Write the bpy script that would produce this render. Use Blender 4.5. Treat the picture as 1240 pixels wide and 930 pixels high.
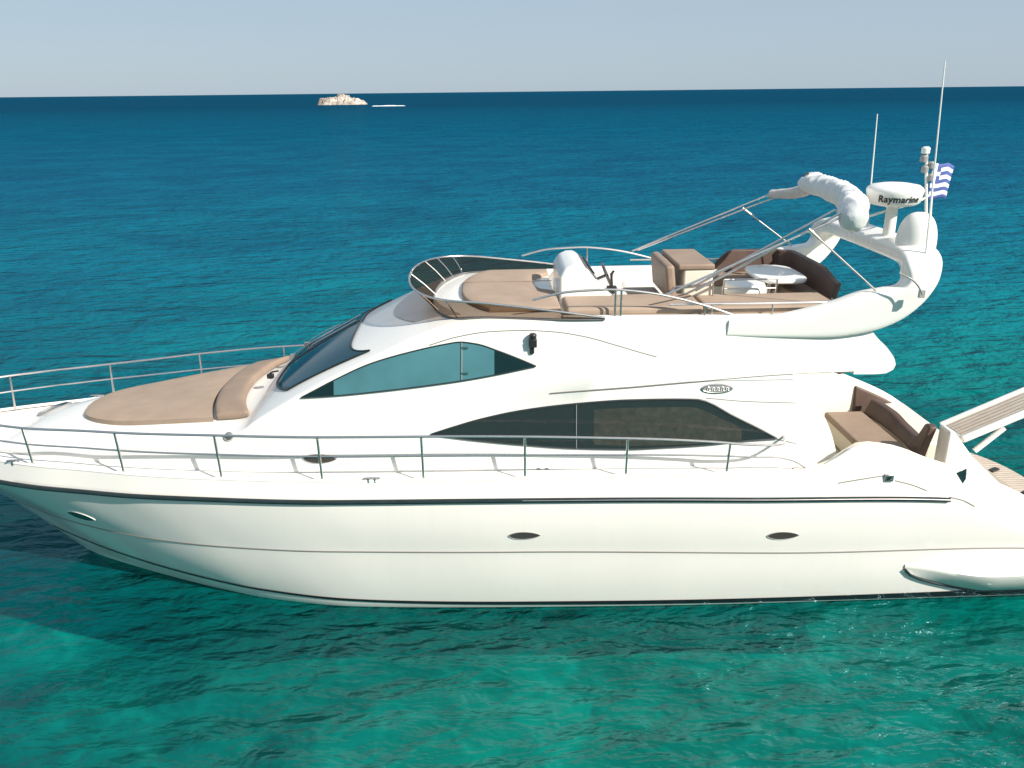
import bpy, bmesh, math, random
from mathutils import Vector, Matrix
import numpy as np
random.seed(7)
for o in list(bpy.data.objects): bpy.data.objects.remove(o)
SC = bpy.context.scene
COL = SC.collection

# ------------------------------------------------------------------ camera
F = 975.0; PITCH = math.atan(354/F); ROLL = .0109; YAW = .03; H = 7.34; CY = 12.30
def _basis():
    s, c = math.sin, math.cos
    f = Vector((s(YAW)*c(PITCH), c(YAW)*c(PITCH), -s(PITCH))); r0 = Vector((c(YAW), -s(YAW), 0))
    u0 = Vector((s(YAW)*s(PITCH), c(YAW)*s(PITCH), c(PITCH)))
    return r0*c(ROLL)-u0*s(ROLL), u0*c(ROLL)+r0*s(ROLL), f
RT, UP, FW = _basis()
cam_d = bpy.data.cameras.new('camera'); cam = bpy.data.objects.new('camera', cam_d); COL.objects.link(cam)
cam_d.sensor_width = 36; cam_d.lens = 36*F/1240; cam_d.clip_start = .1; cam_d.clip_end = 200000
cam.matrix_world = Matrix(((RT.x, UP.x, -FW.x, 0), (RT.y, UP.y, -FW.y, 0), (RT.z, UP.z, -FW.z, H), (0, 0, 0, 1)))
SC.camera = cam
SC.render.resolution_x = 1024; SC.render.resolution_y = 768

# ------------------------------------------------------------------ sky and sun
SUN_EL = math.radians(37); SUN_AZ = math.radians(130)          # azimuth clockwise from +Y
W = bpy.data.worlds.new('World'); SC.world = W; W.use_nodes = True
wn = W.node_tree.nodes; wl = W.node_tree.links
sky = wn.new('ShaderNodeTexSky'); sky.sky_type = 'NISHITA'; sky.sun_disc = False
sky.sun_elevation = SUN_EL; sky.sun_rotation = SUN_AZ; sky.altitude = 0
sky.air_density = 1.0; sky.dust_density = .5; sky.ozone_density = 3.0
bg = wn['Background']; bg.inputs['Strength'].default_value = .092
# thin summer haze: the clear sky is paled and evened out
hz = wn.new('ShaderNodeMix'); hz.data_type = 'RGBA'; hz.inputs['Factor'].default_value = .86; hz.inputs[7].default_value = (2.95, 3.70, 4.45, 1)
wl.new(sky.outputs[0], hz.inputs[6]); wl.new(hz.outputs[2], bg.inputs['Color'])
sd = bpy.data.lights.new('sun', 'SUN'); sd.energy = 4.6; sd.angle = math.radians(.53); sd.color = (1, .95, .86)
sun = bpy.data.objects.new('sun', sd); COL.objects.link(sun)
sdir = Vector((math.cos(SUN_EL)*math.sin(SUN_AZ), math.cos(SUN_EL)*math.cos(SUN_AZ), math.sin(SUN_EL)))
sun.rotation_euler = sdir.to_track_quat('Z', 'Y').to_euler(); sun.location = (20, -20, 30)
SC.view_settings.view_transform = 'Standard'; SC.view_settings.look = 'None'
SC.view_settings.exposure = 0.62; SC.view_settings.gamma = 1
SC.render.engine = 'CYCLES'
SC.cycles.transparent_max_bounces = 16; SC.cycles.caustics_reflective = False; SC.cycles.caustics_refractive = False

# ------------------------------------------------------------------ measuring helpers
def ray(px, py): return FW + RT*((px-620)/F) + UP*((465-py)/F)
def at(px, py, Y):
    d = ray(px, py); t = Y/d.y; return Vector((d.x*t, Y, H+d.z*t))
def atz(px, py, Z):
    d = ray(px, py); t = (Z-H)/d.z; return Vector((d.x*t, d.y*t, Z))
def pchip(pts):
    x = np.array([p[0] for p in pts], float); y = np.array([p[1] for p in pts], float)
    h = np.diff(x); d = np.diff(y)/h; m = np.zeros_like(y)
    for i in range(1, len(x)-1):
        if d[i-1]*d[i] > 0:
            w1 = 2*h[i]+h[i-1]; w2 = h[i]+2*h[i-1]; m[i] = (w1+w2)/(w1/d[i-1]+w2/d[i])
    m[0] = d[0]; m[-1] = d[-1]
    def f(q):
        if q <= x[0]: return float(y[0])
        if q >= x[-1]: return float(y[-1])
        i = int(np.searchsorted(x, q)-1); t = (q-x[i])/h[i]
        return float((1+2*t)*(1-t)**2*y[i]+t*(1-t)**2*h[i]*m[i]+t*t*(3-2*t)*y[i+1]+t*t*(t-1)*h[i]*m[i+1])
    return f
def lerp(a, b, t): return a+(b-a)*t
def sstep(x, a, b):
    t = min(1, max(0, (x-a)/(b-a))); return t*t*(3-2*t)

# ------------------------------------------------------------------ object helpers
WLOC = {}
def empty(name, loc, label, cat, group=None):
    o = bpy.data.objects.new(name, None); COL.objects.link(o); o.location = loc; WLOC[o] = Vector(loc)
    o.empty_display_size = .3; o['label'] = label; o['category'] = cat
    if group: o['group'] = group
    return o
def mk(name, verts, faces, mat, parent=None, smooth=30, bevel=0, seg=2, sub=0, label=None):
    verts = [Vector(v) for v in verts]
    lo = Vector([min(v[i] for v in verts) for i in range(3)]); hi = Vector([max(v[i] for v in verts) for i in range(3)])
    c = (lo+hi)/2
    me = bpy.data.meshes.new(name); me.from_pydata([v-c for v in verts], [], faces); me.validate()
    bm = bmesh.new(); bm.from_mesh(me); bmesh.ops.remove_doubles(bm, verts=bm.verts, dist=1e-5)
    bmesh.ops.recalc_face_normals(bm, faces=bm.faces); bm.to_mesh(me); bm.free()
    me.materials.append(mat)
    o = bpy.data.objects.new(name, me); COL.objects.link(o)
    WLOC[o] = c; o.location = c-(WLOC[parent] if parent else Vector())
    if parent: o.parent = parent
    if smooth:
        me.shade_smooth(); me.set_sharp_from_angle(angle=math.radians(smooth))
    if bevel:
        m = o.modifiers.new('bevel', 'BEVEL'); m.width = bevel; m.segments = seg; m.limit_method = 'ANGLE'; m.angle_limit = math.radians(35)
        m.harden_normals = False
    if sub:
        m = o.modifiers.new('sub', 'SUBSURF'); m.levels = sub; m.render_levels = sub
    if label: o['label'] = label
    return o
def thing(o, label, cat, group=None):
    o['label'] = label; o['category'] = cat
    if group: o['group'] = group
    return o
class G:
    """collects shapes for one mesh"""
    def __init__(s): s.v = []; s.f = []
    def add(s, v, f):
        n = len(s.v); s.v += [Vector(p) for p in v]; s.f += [tuple(i+n for i in q) for q in f]; return s
    def grid(s, rows, cu=False, cv=False):
        nr = len(rows); nc = len(rows[0]); v = [p for r in rows for p in r]; f = []
        for i in range(nr if cu else nr-1):
            for j in range(nc if cv else nc-1):
                a = i*nc+j; b = i*nc+(j+1) % nc; c = ((i+1) % nr)*nc+(j+1) % nc; d = ((i+1) % nr)*nc+j
                f.append((a, b, c, d))
        return s.add(v, f)
    def loft(s, rings, cap=True):
        n = len(rings[0]); s.grid(rings, cv=True)
        if cap:
            s.add(rings[0], [tuple(range(n))]); s.add(rings[-1], [tuple(range(n))])
        return s
    def tube(s, pts, r, n=8, smooth=4, cap=True):
        pts = [Vector(p) for p in pts]
        if smooth and len(pts) > 2: pts = catmull(pts, smooth)
        rs = r if isinstance(r, (list, tuple)) else None
        rings = []; nrm = None
        for i, p in enumerate(pts):
            t = (pts[min(i+1, len(pts)-1)]-pts[max(i-1, 0)]).normalized()
            if nrm is None:
                nrm = t.cross(Vector((0, 0, 1)));
                if nrm.length < .1: nrm = t.cross(Vector((1, 0, 0)))
                nrm.normalize()
            nrm = (nrm-t*nrm.dot(t)).normalized(); b = t.cross(nrm)
            q = lerp(rs[0], rs[-1], i/(len(pts)-1)) if rs else r
            rings.append([p+(nrm*math.cos(a)+b*math.sin(a))*q for a in [2*math.pi*k/n for k in range(n)]])
        return s.loft(rings, cap)
    def box(s, c, d, rz=0, ry=0):
        c = Vector(c); m = Matrix.Rotation(rz, 3, 'Z') @ Matrix.Rotation(ry, 3, 'Y')
        v = [c+m @ Vector((d[0]*x/2, d[1]*y/2, d[2]*z/2)) for x in (-1, 1) for y in (-1, 1) for z in (-1, 1)]
        return s.add(v, [(0, 1, 3, 2), (4, 6, 7, 5), (0, 4, 5, 1), (2, 3, 7, 6), (0, 2, 6, 4), (1, 5, 7, 3)])
    def prism(s, poly, y0, y1):
        """polygon in XZ extruded in Y"""
        n = len(poly); v = [(p[0], y0, p[1]) for p in poly]+[(p[0], y1, p[1]) for p in poly]
        return s.add(v, [tuple(range(n)), tuple(range(n, 2*n))]+[(i, (i+1) % n, n+(i+1) % n, n+i) for i in range(n)])
    def prismz(s, poly, z0, z1):
        n = len(poly); v = [(p[0], p[1], z0) for p in poly]+[(p[0], p[1], z1) for p in poly]
        return s.add(v, [tuple(range(n)), tuple(range(n, 2*n))]+[(i, (i+1) % n, n+(i+1) % n, n+i) for i in range(n)])
    def lathe(s, prof, c, n=28, axis=None):
        c = Vector(c); rings = []
        for r, z in prof:
            ring = []
            for k in range(n):
                a = 2*math.pi*k/n; p = Vector((r*math.cos(a), r*math.sin(a), z))
                if axis: p = axis @ p
                ring.append(c+p)
            rings.append(ring)
        return s.loft(rings)
    def slab(s, rows, off):
        """grid of points plus the same grid shifted by off(p) or a vector, closed round the edge"""
        fo = off if callable(off) else (lambda p: Vector(off))
        rows = [[Vector(p) for p in r] for r in rows]
        low = [[p+fo(p) for p in r] for r in rows]
        nr = len(rows); nc = len(rows[0])
        v = [p for r in rows for p in r]+[p for r in low for p in r]; N = nr*nc; f = []
        for i in range(nr-1):
            for j in range(nc-1):
                a = i*nc+j; f.append((a, a+1, a+nc+1, a+nc)); f.append((N+a, N+a+nc, N+a+nc+1, N+a+1))
        per = [j for j in range(nc)]+[i*nc+nc-1 for i in range(1, nr)]+[(nr-1)*nc+j for j in range(nc-2, -1, -1)]+[i*nc for i in range(nr-2, 0, -1)]
        for k in range(len(per)):
            a = per[k]; b = per[(k+1) % len(per)]; f.append((a, b, N+b, N+a))
        return s.add(v, f)
    def mirror(s):
        n = len(s.v); v = [Vector((p.x, 2*CY-p.y, p.z)) for p in s.v]; f = [tuple(reversed(q)) for q in s.f]
        return s.add(v, f)
    def build(s, name, mat, parent=None, **k): return mk(name, s.v, s.f, mat, parent, **k)
def catmull(p, k):
    out = []
    for i in range(len(p)-1):
        a = p[max(i-1, 0)]; b = p[i]; c = p[i+1]; d = p[min(i+2, len(p)-1)]
        for j in range(k):
            t = j/k
            out.append(.5*((2*b)+(c-a)*t+(2*a-5*b+4*c-d)*t*t+(3*b-a-3*c+d)*t**3))
    out.append(p[-1].copy()); return out
def P(X, b, z): return Vector((X, CY-b, z))          # boat coordinates: b towards port (the camera)

# ------------------------------------------------------------------ materials
def mat(name): 
    m = bpy.data.materials.new(name); m.use_nodes = True
    nt = m.node_tree; return m, nt, nt.nodes['Principled BSDF']
def noise(nt, scale, detail=3, rough=.5, vec=None, dist=0):
    n = nt.nodes.new('ShaderNodeTexNoise'); n.inputs['Scale'].default_value = scale; n.inputs['Detail'].default_value = detail
    n.inputs['Roughness'].default_value = rough; n.inputs['Distortion'].default_value = dist
    if vec is not None: nt.links.new(vec, n.inputs['Vector'])
    return n
def pos(nt): return nt.nodes.new('ShaderNodeNewGeometry').outputs['Position']
def mapping(nt, vec, sc, rz=0):
    m = nt.nodes.new('ShaderNodeMapping'); m.inputs['Scale'].default_value = sc; m.inputs['Rotation'].default_value = (0, 0, rz)
    nt.links.new(vec, m.inputs['Vector']); return m.outputs[0]
def ramp(nt, fac, stops, interp='LINEAR'):
    r = nt.nodes.new('ShaderNodeValToRGB'); r.color_ramp.interpolation = interp
    while len(r.color_ramp.elements) < len(stops): r.color_ramp.elements.new(.5)
    for e, (p, c) in zip(r.color_ramp.elements, stops): e.position = p; e.color = c if len(c) == 4 else (*c, 1)
    nt.links.new(fac, r.inputs[0]); return r.outputs[0]
def mix(nt, fac, a, b, blend='MIX'):
    m = nt.nodes.new('ShaderNodeMix'); m.data_type = 'RGBA'; m.blend_type = blend
    for sock, v in ((m.inputs['Factor'], fac), (m.inputs[6], a), (m.inputs[7], b)):
        if hasattr(v, 'node'): nt.links.new(v, sock)
        else: sock.default_value = v if not isinstance(v, tuple) or len(v) == 4 else (*v, 1)
    return m.outputs[2]
def math_(nt, op, a, b=None, c=None, clamp=False):
    m = nt.nodes.new('ShaderNodeMath'); m.operation = op; m.use_clamp = clamp
    for i, v in enumerate((a, b, c)):
        if v is None: continue
        if hasattr(v, 'node'): nt.links.new(v, m.inputs[i])
        else: m.inputs[i].default_value = v
    return m.outputs[0]
def simple(name, col, rough=.4, metal=0, var=.06, vs=6, bump=0, bs=60, spec=.5, coat=0):
    m, nt, p = mat(name); ps = pos(nt)
    n = noise(nt, vs, 4, .6, ps)
    c2 = tuple(min(1, x*(1-var)) for x in col); c1 = tuple(min(1, x*(1+var)) for x in col)
    nt.links.new(ramp(nt, n.outputs[0], [(.3, c2), (.7, c1)]), p.inputs['Base Color'])
    p.inputs['Roughness'].default_value = rough; p.inputs['Metallic'].default_value = metal
    p.inputs['Specular IOR Level'].default_value = spec; p.inputs['Coat Weight'].default_value = coat
    if bump:
        n2 = noise(nt, bs, 2, .5, ps); b = nt.nodes.new('ShaderNodeBump'); b.inputs['Strength'].default_value = bump; b.inputs['Distance'].default_value = .01
        nt.links.new(n2.outputs[0], b.inputs['Height']); nt.links.new(b.outputs[0], p.inputs['Normal'])
    return m
M = {}
def gel(name, col, rough):
    m, nt, p = mat(name); ps = pos(nt)
    a = noise(nt, .8, 5, .6, mapping(nt, ps, (1, 1, .35)))
    s = noise(nt, 3.2, 4, .65, mapping(nt, ps, (2.2, 2.2, .12)))      # faint run-off streaks
    c = ramp(nt, a.outputs[0], [(.3, tuple(x*.955 for x in col)), (.7, col)])
    st = ramp(nt, s.outputs[0], [(.56, (1, 1, 1)), (.78, (.978, .970, .955))])
    nt.links.new(mix(nt, 1.0, c, st, 'MULTIPLY'), p.inputs['Base Color'])
    rr = ramp(nt, a.outputs[0], [(.3, (rough*1.5,)*3), (.7, (rough,)*3)]); nt.links.new(rr, p.inputs['Roughness'])
    p.inputs['Coat Weight'].default_value = .3; p.inputs['Coat Roughness'].default_value = .06
    b = nt.nodes.new('ShaderNodeBump'); b.inputs['Strength'].default_value = .12; b.inputs['Distance'].default_value = .03
    nn = noise(nt, 1.1, 2, .4, ps); nt.links.new(nn.outputs[0], b.inputs['Height']); nt.links.new(b.outputs[0], p.inputs['Normal'])
    return m
M['hull'] = gel('hull_gelcoat', (.84, .785, .725), .13)
def antifoul(m):      # dark bottom paint below the waterline
    nt = m.node_tree; p = nt.nodes['Principled BSDF']; src = p.inputs['Base Color'].links[0].from_socket
    sx = nt.nodes.new('ShaderNodeSeparateXYZ'); nt.links.new(pos(nt), sx.inputs[0])
    nt.links.new(mix(nt, math_(nt, 'LESS_THAN', sx.outputs[2], .012), src, (.008, .016, .022, 1)), p.inputs['Base Color'])
antifoul(M['hull'])
M['white'] = gel('white_gelcoat', (.83, .80, .75), .22)
M['cream'] = simple('cream_gelcoat', (.74, .68, .57), .35, var=.03, vs=2)
M['deckgrip'] = simple('nonslip_deck', (.78, .75, .70), .6, var=.04, vs=30, bump=.2, bs=220)
M['rubber'] = simple('black_rubber', (.012, .022, .024), .32, var=.3, vs=5)
M['stripe'] = simple('boot_stripe_paint', (.010, .014, .018), .2, var=.2)
M['seam_crease'] = simple('crease_shade', (.17, .15, .13), .6)  # dark tone that paints the shade along moulded creases
M['chrome'] = simple('polished_steel', (.66, .60, .57), .30, 1, var=.08, vs=20)
M['black'] = simple('black_plastic', (.018, .018, .018), .4)
M['grey'] = simple('grey_plastic', (.30, .29, .28), .45)
M['dgrey'] = simple('dark_grey', (.09, .09, .09), .45)
M['tan'] = simple('tan_upholstery', (.345, .255, .192), .7, var=.10, vs=2.2, bump=.25, bs=140, spec=.3)
M['tan2'] = simple('tan_leatherette', (.285, .203, .150), .55, var=.10, vs=3, bump=.2, bs=120, spec=.35)
M['brown'] = simple('brown_leatherette', (.10, .062, .048), .5, var=.15, vs=3, bump=.2, bs=120, spec=.35)
M['canvas'] = simple('white_canvas', (.74, .73, .71), .8, var=.06, vs=5, bump=.5, bs=60, spec=.2)
M['pinkcanvas'] = simple('faded_canvas', (.64, .57, .53), .8, var=.12, vs=7)
M['dome'] = simple('radome_plastic', (.80, .78, .73), .3, var=.03, vs=2)
M['letter'] = simple('lettering_ink', (.012, .012, .016), .5)
M['foam'] = simple('foam', (.85, .87, .88), .7)
M['red'] = simple('red_fabric', (.5, .08, .07), .7)
def teak():
    m, nt, p = mat('teak_planks'); ps = pos(nt)
    sx = nt.nodes.new('ShaderNodeSeparateXYZ'); nt.links.new(ps, sx.inputs[0])
    w = math_(nt, 'FRACT', math_(nt, 'MULTIPLY', sx.outputs[1], 12.0)); seam_crease = math_(nt, 'LESS_THAN', w, .12)
    n = noise(nt, 4, 5, .65, mapping(nt, ps, (1, 9, 1)))
    c = ramp(nt, n.outputs[0], [(.3, (.44, .35, .27)), (.7, (.64, .55, .46))])
    nt.links.new(mix(nt, seam_crease, c, (.05, .04, .035, 1)), p.inputs['Base Color']); p.inputs['Roughness'].default_value = .65
    return m
M['teak'] = teak()
def glass(name, tint, dens, rough=.02, refl=1.0):
    """tinted pane: see-through tint plus a clear reflection"""
    m, nt, p = mat(name); nt.nodes.remove(p)
    out = nt.nodes['Material Output']
    t = nt.nodes.new('ShaderNodeBsdfTransparent'); t.inputs[0].default_value = (*tint, 1)
    d = nt.nodes.new('ShaderNodeBsdfDiffuse'); d.inputs[0].default_value = (*[x*.25 for x in tint], 1)
    mx = nt.nodes.new('ShaderNodeMixShader'); mx.inputs[0].default_value = dens
    g = nt.nodes.new('ShaderNodeBsdfGlossy'); g.inputs['Roughness'].default_value = rough; g.inputs[0].default_value = (.9, .97, 1, 1)
    fr = nt.nodes.new('ShaderNodeFresnel'); fr.inputs[0].default_value = 1.5
    n = noise(nt, 1.6, 4, .6, pos(nt)); b = nt.nodes.new('ShaderNodeBump'); b.inputs['Strength'].default_value = .45; b.inputs['Distance'].default_value = .02
    nt.links.new(n.outputs[0], b.inputs['Height']); nt.links.new(b.outputs[0], g.inputs['Normal']); nt.links.new(b.outputs[0], fr.inputs['Normal'])
    m2 = nt.nodes.new('ShaderNodeMixShader')
    nt.links.new(t.outputs[0], mx.inputs[1]); nt.links.new(d.outputs[0], mx.inputs[2])
    bk = nt.nodes.new('ShaderNodeNewGeometry').outputs['Backfacing']
    nt.links.new(math_(nt, 'MULTIPLY', math_(nt, 'MULTIPLY', fr.outputs[0], refl, clamp=True), math_(nt, 'SUBTRACT', 1.0, bk)), m2.inputs[0])
    nt.links.new(mx.outputs[0], m2.inputs[1]); nt.links.new(g.outputs[0], m2.inputs[2]); nt.links.new(m2.outputs[0], out.inputs[0])
    return m
M['smoke'] = glass('smoked_acrylic', (.58, .51, .45), .06, .02, .22)
M['saloon_glass'] = glass('saloon_glass', (.72, .80, .80), .06, refl=1.0)
def pane(name, col, rough=.04, spec=.8):
    m, nt, p = mat(name); ps = pos(nt)
    n = noise(nt, 1.3, 3, .5, ps)
    nt.links.new(ramp(nt, n.outputs[0], [(.3, tuple(x*.8 for x in col)), (.7, tuple(x*1.15 for x in col))]), p.inputs['Base Color'])
    p.inputs['Roughness'].default_value = rough; p.inputs['Specular IOR Level'].default_value = spec
    return m
M['ws_glass'] = pane('windscreen_glass', (.010, .060, .088), .09, .10)
M['teal_glass'] = pane('mirrored_teal_glass', (.080, .205, .235), .05, .9)
M['dark_glass'] = pane('dark_glass', (.010, .022, .026), .05)
M['visor'] = simple('grey_visor', (.40, .375, .355), .3, var=.05, vs=3)
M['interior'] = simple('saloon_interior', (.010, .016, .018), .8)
M['wood'] = simple('cherry_wood', (.16, .085, .05), .5, var=.3, vs=8)
M['curtain'] = simple('saloon_curtain', (.135, .075, .052), .8, var=.5, vs=9)

# ================================================================== SEA
def water_mat():
    m, nt, p = mat('sea_water'); nt.nodes.remove(p); out = nt.nodes['Material Output']; L = nt.links
    ps = pos(nt); sx = nt.nodes.new('ShaderNodeSeparateXYZ'); L.new(ps, sx.inputs[0]); X, Y = sx.outputs[0], sx.outputs[1]
    # body colour of the water: green over the pale shallow bottom, blue where it is deep
    big = noise(nt, .035, 3, .5, ps)
    edge = math_(nt, 'MULTIPLY_ADD', math_(nt, 'SUBTRACT', big.outputs[0], .5), 26.0, Y)
    deep = nt.nodes.new('ShaderNodeMapRange'); deep.inputs[1].default_value = 5; deep.inputs[2].default_value = 70
    L.new(edge, deep.inputs[0])
    c = ramp(nt, deep.outputs[0], [(0, (.0, .185, .150)), (.22, (.0, .150, .155)), (.5, (.0, .112, .170)), (1, (.0, .085, .155))])
    far = nt.nodes.new('ShaderNodeMapRange'); far.inputs[1].default_value = 60; far.inputs[2].default_value = 500; L.new(Y, far.inputs[0])
    c = mix(nt, far.outputs[0], c, (.0, .043, .088, 1))
    lft = nt.nodes.new('ShaderNodeMapRange'); lft.inputs[1].default_value = 1; lft.inputs[2].default_value = -9; L.new(X, lft.inputs[0])
    near = nt.nodes.new('ShaderNodeMapRange'); near.inputs[1].default_value = 70; near.inputs[2].default_value = 20; L.new(Y, near.inputs[0])
    c = mix(nt, math_(nt, 'MULTIPLY', math_(nt, 'MULTIPLY', lft.outputs[0], near.outputs[0]), .55), c, (.0, .080, .140, 1))
    patch = noise(nt, .16, 4, .6, mapping(nt, ps, (.6, 1, 1)), .8)
    c = mix(nt, math_(nt, 'SUBTRACT', 1.0, far.outputs[0]), c, ramp(nt, patch.outputs[0], [(.36, (.70, .76, .82)), (.64, (1.16, 1.14, 1.08))]), 'MULTIPLY')
    # waves
    def wv(scale, det, rot, st, rg=.55): return noise(nt, scale, det, rg, mapping(nt, ps, st, rot), .35).outputs[0]
    h = math_(nt, 'MULTIPLY', wv(.42, 2, .25, (.55, 1, 1)), .36)
    h = math_(nt, 'MULTIPLY_ADD', wv(1.05, 2, .08, (.42, 1, 1)), .32, h)
    h = math_(nt, 'MULTIPLY_ADD', wv(2.3, 3, -.15, (.45, 1, 1)), .23, h)
    h = math_(nt, 'MULTIPLY_ADD', wv(5.6, 3, .2, (.55, 1, 1)), .06, h)
    b = nt.nodes.new('ShaderNodeBump'); b.inputs['Strength'].default_value = 1; b.inputs['Distance'].default_value = 1.8; L.new(h, b.inputs['Height'])
    d = nt.nodes.new('ShaderNodeBsdfDiffuse'); L.new(c, d.inputs[0]); L.new(b.outputs[0], d.inputs['Normal'])
    t = nt.nodes.new('ShaderNodeBsdfTransparent'); t.inputs[0].default_value = (.06, .70, .69, 1)
    sh = nt.nodes.new('ShaderNodeMapRange'); sh.inputs[1].default_value = 24; sh.inputs[2].default_value = 11; sh.inputs[3].default_value = 0; sh.inputs[4].default_value = .66
    L.new(Y, sh.inputs[0])
    mx = nt.nodes.new('ShaderNodeMixShader'); L.new(sh.outputs[0], mx.inputs[0]); L.new(d.outputs[0], mx.inputs[1]); L.new(t.outputs[0], mx.inputs[2])
    g = nt.nodes.new('ShaderNodeBsdfGlossy'); g.inputs['Roughness'].default_value = .07; g.inputs[0].default_value = (.55, .86, 1, 1); b2 = nt.nodes.new('ShaderNodeBump'); b2.inputs['Strength'].default_value = 1; b2.inputs['Distance'].default_value = .7; L.new(h, b2.inputs['Height']); L.new(b2.outputs[0], g.inputs['Normal'])
    fr = nt.nodes.new('ShaderNodeFresnel'); fr.inputs[0].default_value = 1.33; L.new(b.outputs[0], fr.inputs['Normal'])
    cp = nt.nodes.new('ShaderNodeMapRange'); cp.inputs[1].default_value = 10; cp.inputs[2].default_value = 160; cp.inputs[3].default_value = .09; cp.inputs[4].default_value = .035; L.new(Y, cp.inputs[0])
    k = math_(nt, 'MINIMUM', fr.outputs[0], cp.outputs[0])
    m2 = nt.nodes.new('ShaderNodeMixShader'); L.new(k, m2.inputs[0]); L.new(mx.outputs[0], m2.inputs[1]); L.new(g.outputs[0], m2.inputs[2])
    L.new(m2.outputs[0], out.inputs[0]); return m
def seabed_mat():
    m, nt, p = mat('seabed'); ps = pos(nt); L = nt.links
    n = noise(nt, .22, 5, .62, ps, .6)
    c = ramp(nt, n.outputs[0], [(.38, (.050, .085, .075)), (.50, (.19, .22, .17)), (.64, (.48, .48, .39))])
    # caustic light network painted into the seabed colour
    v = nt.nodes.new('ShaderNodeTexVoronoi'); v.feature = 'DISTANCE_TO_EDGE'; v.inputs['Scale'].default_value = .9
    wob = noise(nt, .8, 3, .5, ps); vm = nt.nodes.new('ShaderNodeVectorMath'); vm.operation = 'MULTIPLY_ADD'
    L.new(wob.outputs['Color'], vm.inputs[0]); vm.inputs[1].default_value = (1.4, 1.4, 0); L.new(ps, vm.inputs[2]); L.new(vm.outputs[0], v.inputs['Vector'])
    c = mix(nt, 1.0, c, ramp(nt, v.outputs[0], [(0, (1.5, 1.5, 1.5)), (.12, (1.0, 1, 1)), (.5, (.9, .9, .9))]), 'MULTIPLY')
    L.new(c, p.inputs['Base Color']); p.inputs['Roughness'].default_value = .9; return m
def sheet(name, z, m, s=60000):
    o = mk(name, [(-s, -s, z), (s, -s, z), (s, s, z), (-s, s, z)], [(0, 1, 2, 3)], m, smooth=0); o['kind'] = 'structure'; return o
sheet('water', 0, water_mat())
def seabed():
    rnd = random.Random(3); g = G(); waves = [(rnd.uniform(.25, 1.5), rnd.uniform(0, 6.28), rnd.uniform(0, 6.28)) for _ in range(14)]+[(rnd.uniform(2, 4.5), rnd.uniform(0, 6.28), rnd.uniform(0, 6.28)) for _ in range(12)]; rows = []
    for j in range(91):
        y = -6+.5*j; r_ = []
        for i in range(121):
            x = -30+.5*i; z = sum(.048/f**.9*math.sin(f*(x*math.cos(a)+y*math.sin(a))+p) for f, a, p in waves)
            e = min(1, min(i, 120-i, j, 90-j)/10); r_.append(Vector((x, y, -3.5+(.9+z)*e)))
        rows.append(r_)
    g.grid(rows); S_ = 60000
    ring = [(-30, -6), (30, -6), (30, 39), (-30, 39)]; out = [(-S_, -S_), (S_, -S_), (S_, S_), (-S_, S_)]
    for k in range(4):
        q = [ring[k], ring[(k+1) % 4], out[(k+1) % 4], out[k]]; g.add([(x, y, -3.5) for x, y in q], [(0, 1, 2, 3)])
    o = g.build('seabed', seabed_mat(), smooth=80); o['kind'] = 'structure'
seabed()

# ================================================================== YACHT
yacht = empty('motor_yacht', (0, CY, 0), 'large white flybridge motor yacht with dark windows and steel railings lying on the turquoise sea', 'yacht')
brub = pchip([(-9.25, 0), (-9.15, .22), (-8.9, .48), (-8.5, .76), (-8.0, 1.02), (-7.33, 1.28), (-6.6, 1.52), (-5.9, 1.68), (-5, 1.9), (-4, 2.07), (-2.2, 2.25), (.3, 2.31), (3.5, 2.31), (6.5, 2.24), (9.2, 2.08)])
rubz = pchip([(-9.25, 2.02), (-7, 1.97), (-5.9, 1.97), (-4, 2.0), (-1, 2.0), (1.5, 1.965), (3.5, 1.91), (6.5, 1.79), (7.7, 1.42), (8.8, .78), (9.2, .55)])
topz = pchip([(-9.25, 2.34), (-7, 2.28), (4.5, 2.28), (4.8, 2.36), (5.02, 2.52), (5.25, 2.63), (5.5, 2.60), (5.74, 2.55), (6.2, 2.36), (6.63, 2.21), (7.2, 1.98), (7.7, 1.74), (8.2, 1.40), (8.8, .94), (9.2, .68)])
topin = pchip([(-9.25, .05), (4, .07), (5.2, .13), (6.5, .10), (9.2, .05)])
knz = pchip([(-8.15, 1.12), (-6.3, 1.10), (-2, 1.13), (.3, 1.11), (4.4, .98), (7.9, .88), (8.8, .45), (9.2, .35)])
knb = pchip([(-8.15, 0), (-7.9, .2), (-7.4, .5), (-6.9, .80), (-6.3, 1.10), (-5.6, 1.40), (-4.9, 1.64), (-4, 1.87), (-2.3, 2.12), (.3, 2.23), (4, 2.25), (9.2, 2.08)])
wlb = pchip([(-6.95, 0), (-6.6, .22), (-6.1, .48), (-5.35, .84), (-4.28, 1.30), (-3.42, 1.61), (-2.11, 1.87), (.27, 2.0), (3.8, 2.08), (9.2, 2.06)])
CURVES = [  # stem X, half-breadth, height
    (-9.27, lambda X: max(0, brub(X)-topin(X)), topz),
    (-9.25, lambda X: max(0, brub(X)-.0*topin(X)), rubz),
    (-8.15, knb, knz),
    (-6.95, wlb, lambda X: 0.0),
    (-6.2, lambda X: .72*wlb(X), lambda X: -.5),
    (-5.7, lambda X: 0.0, lambda X: -.8)]
AFT = 9.0
def hull_rows(u):
    st = []
    for sx_, fb, fz in CURVES:
        X = sx_+(AFT-sx_)*u
        b = fb(X) if u > 0 else 0
        st.append((X, b, fz(X)))
    return st
hg = G(); rowsP = []; rowsS = []
us = [(k/110)**1.55 for k in range(111)]
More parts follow.
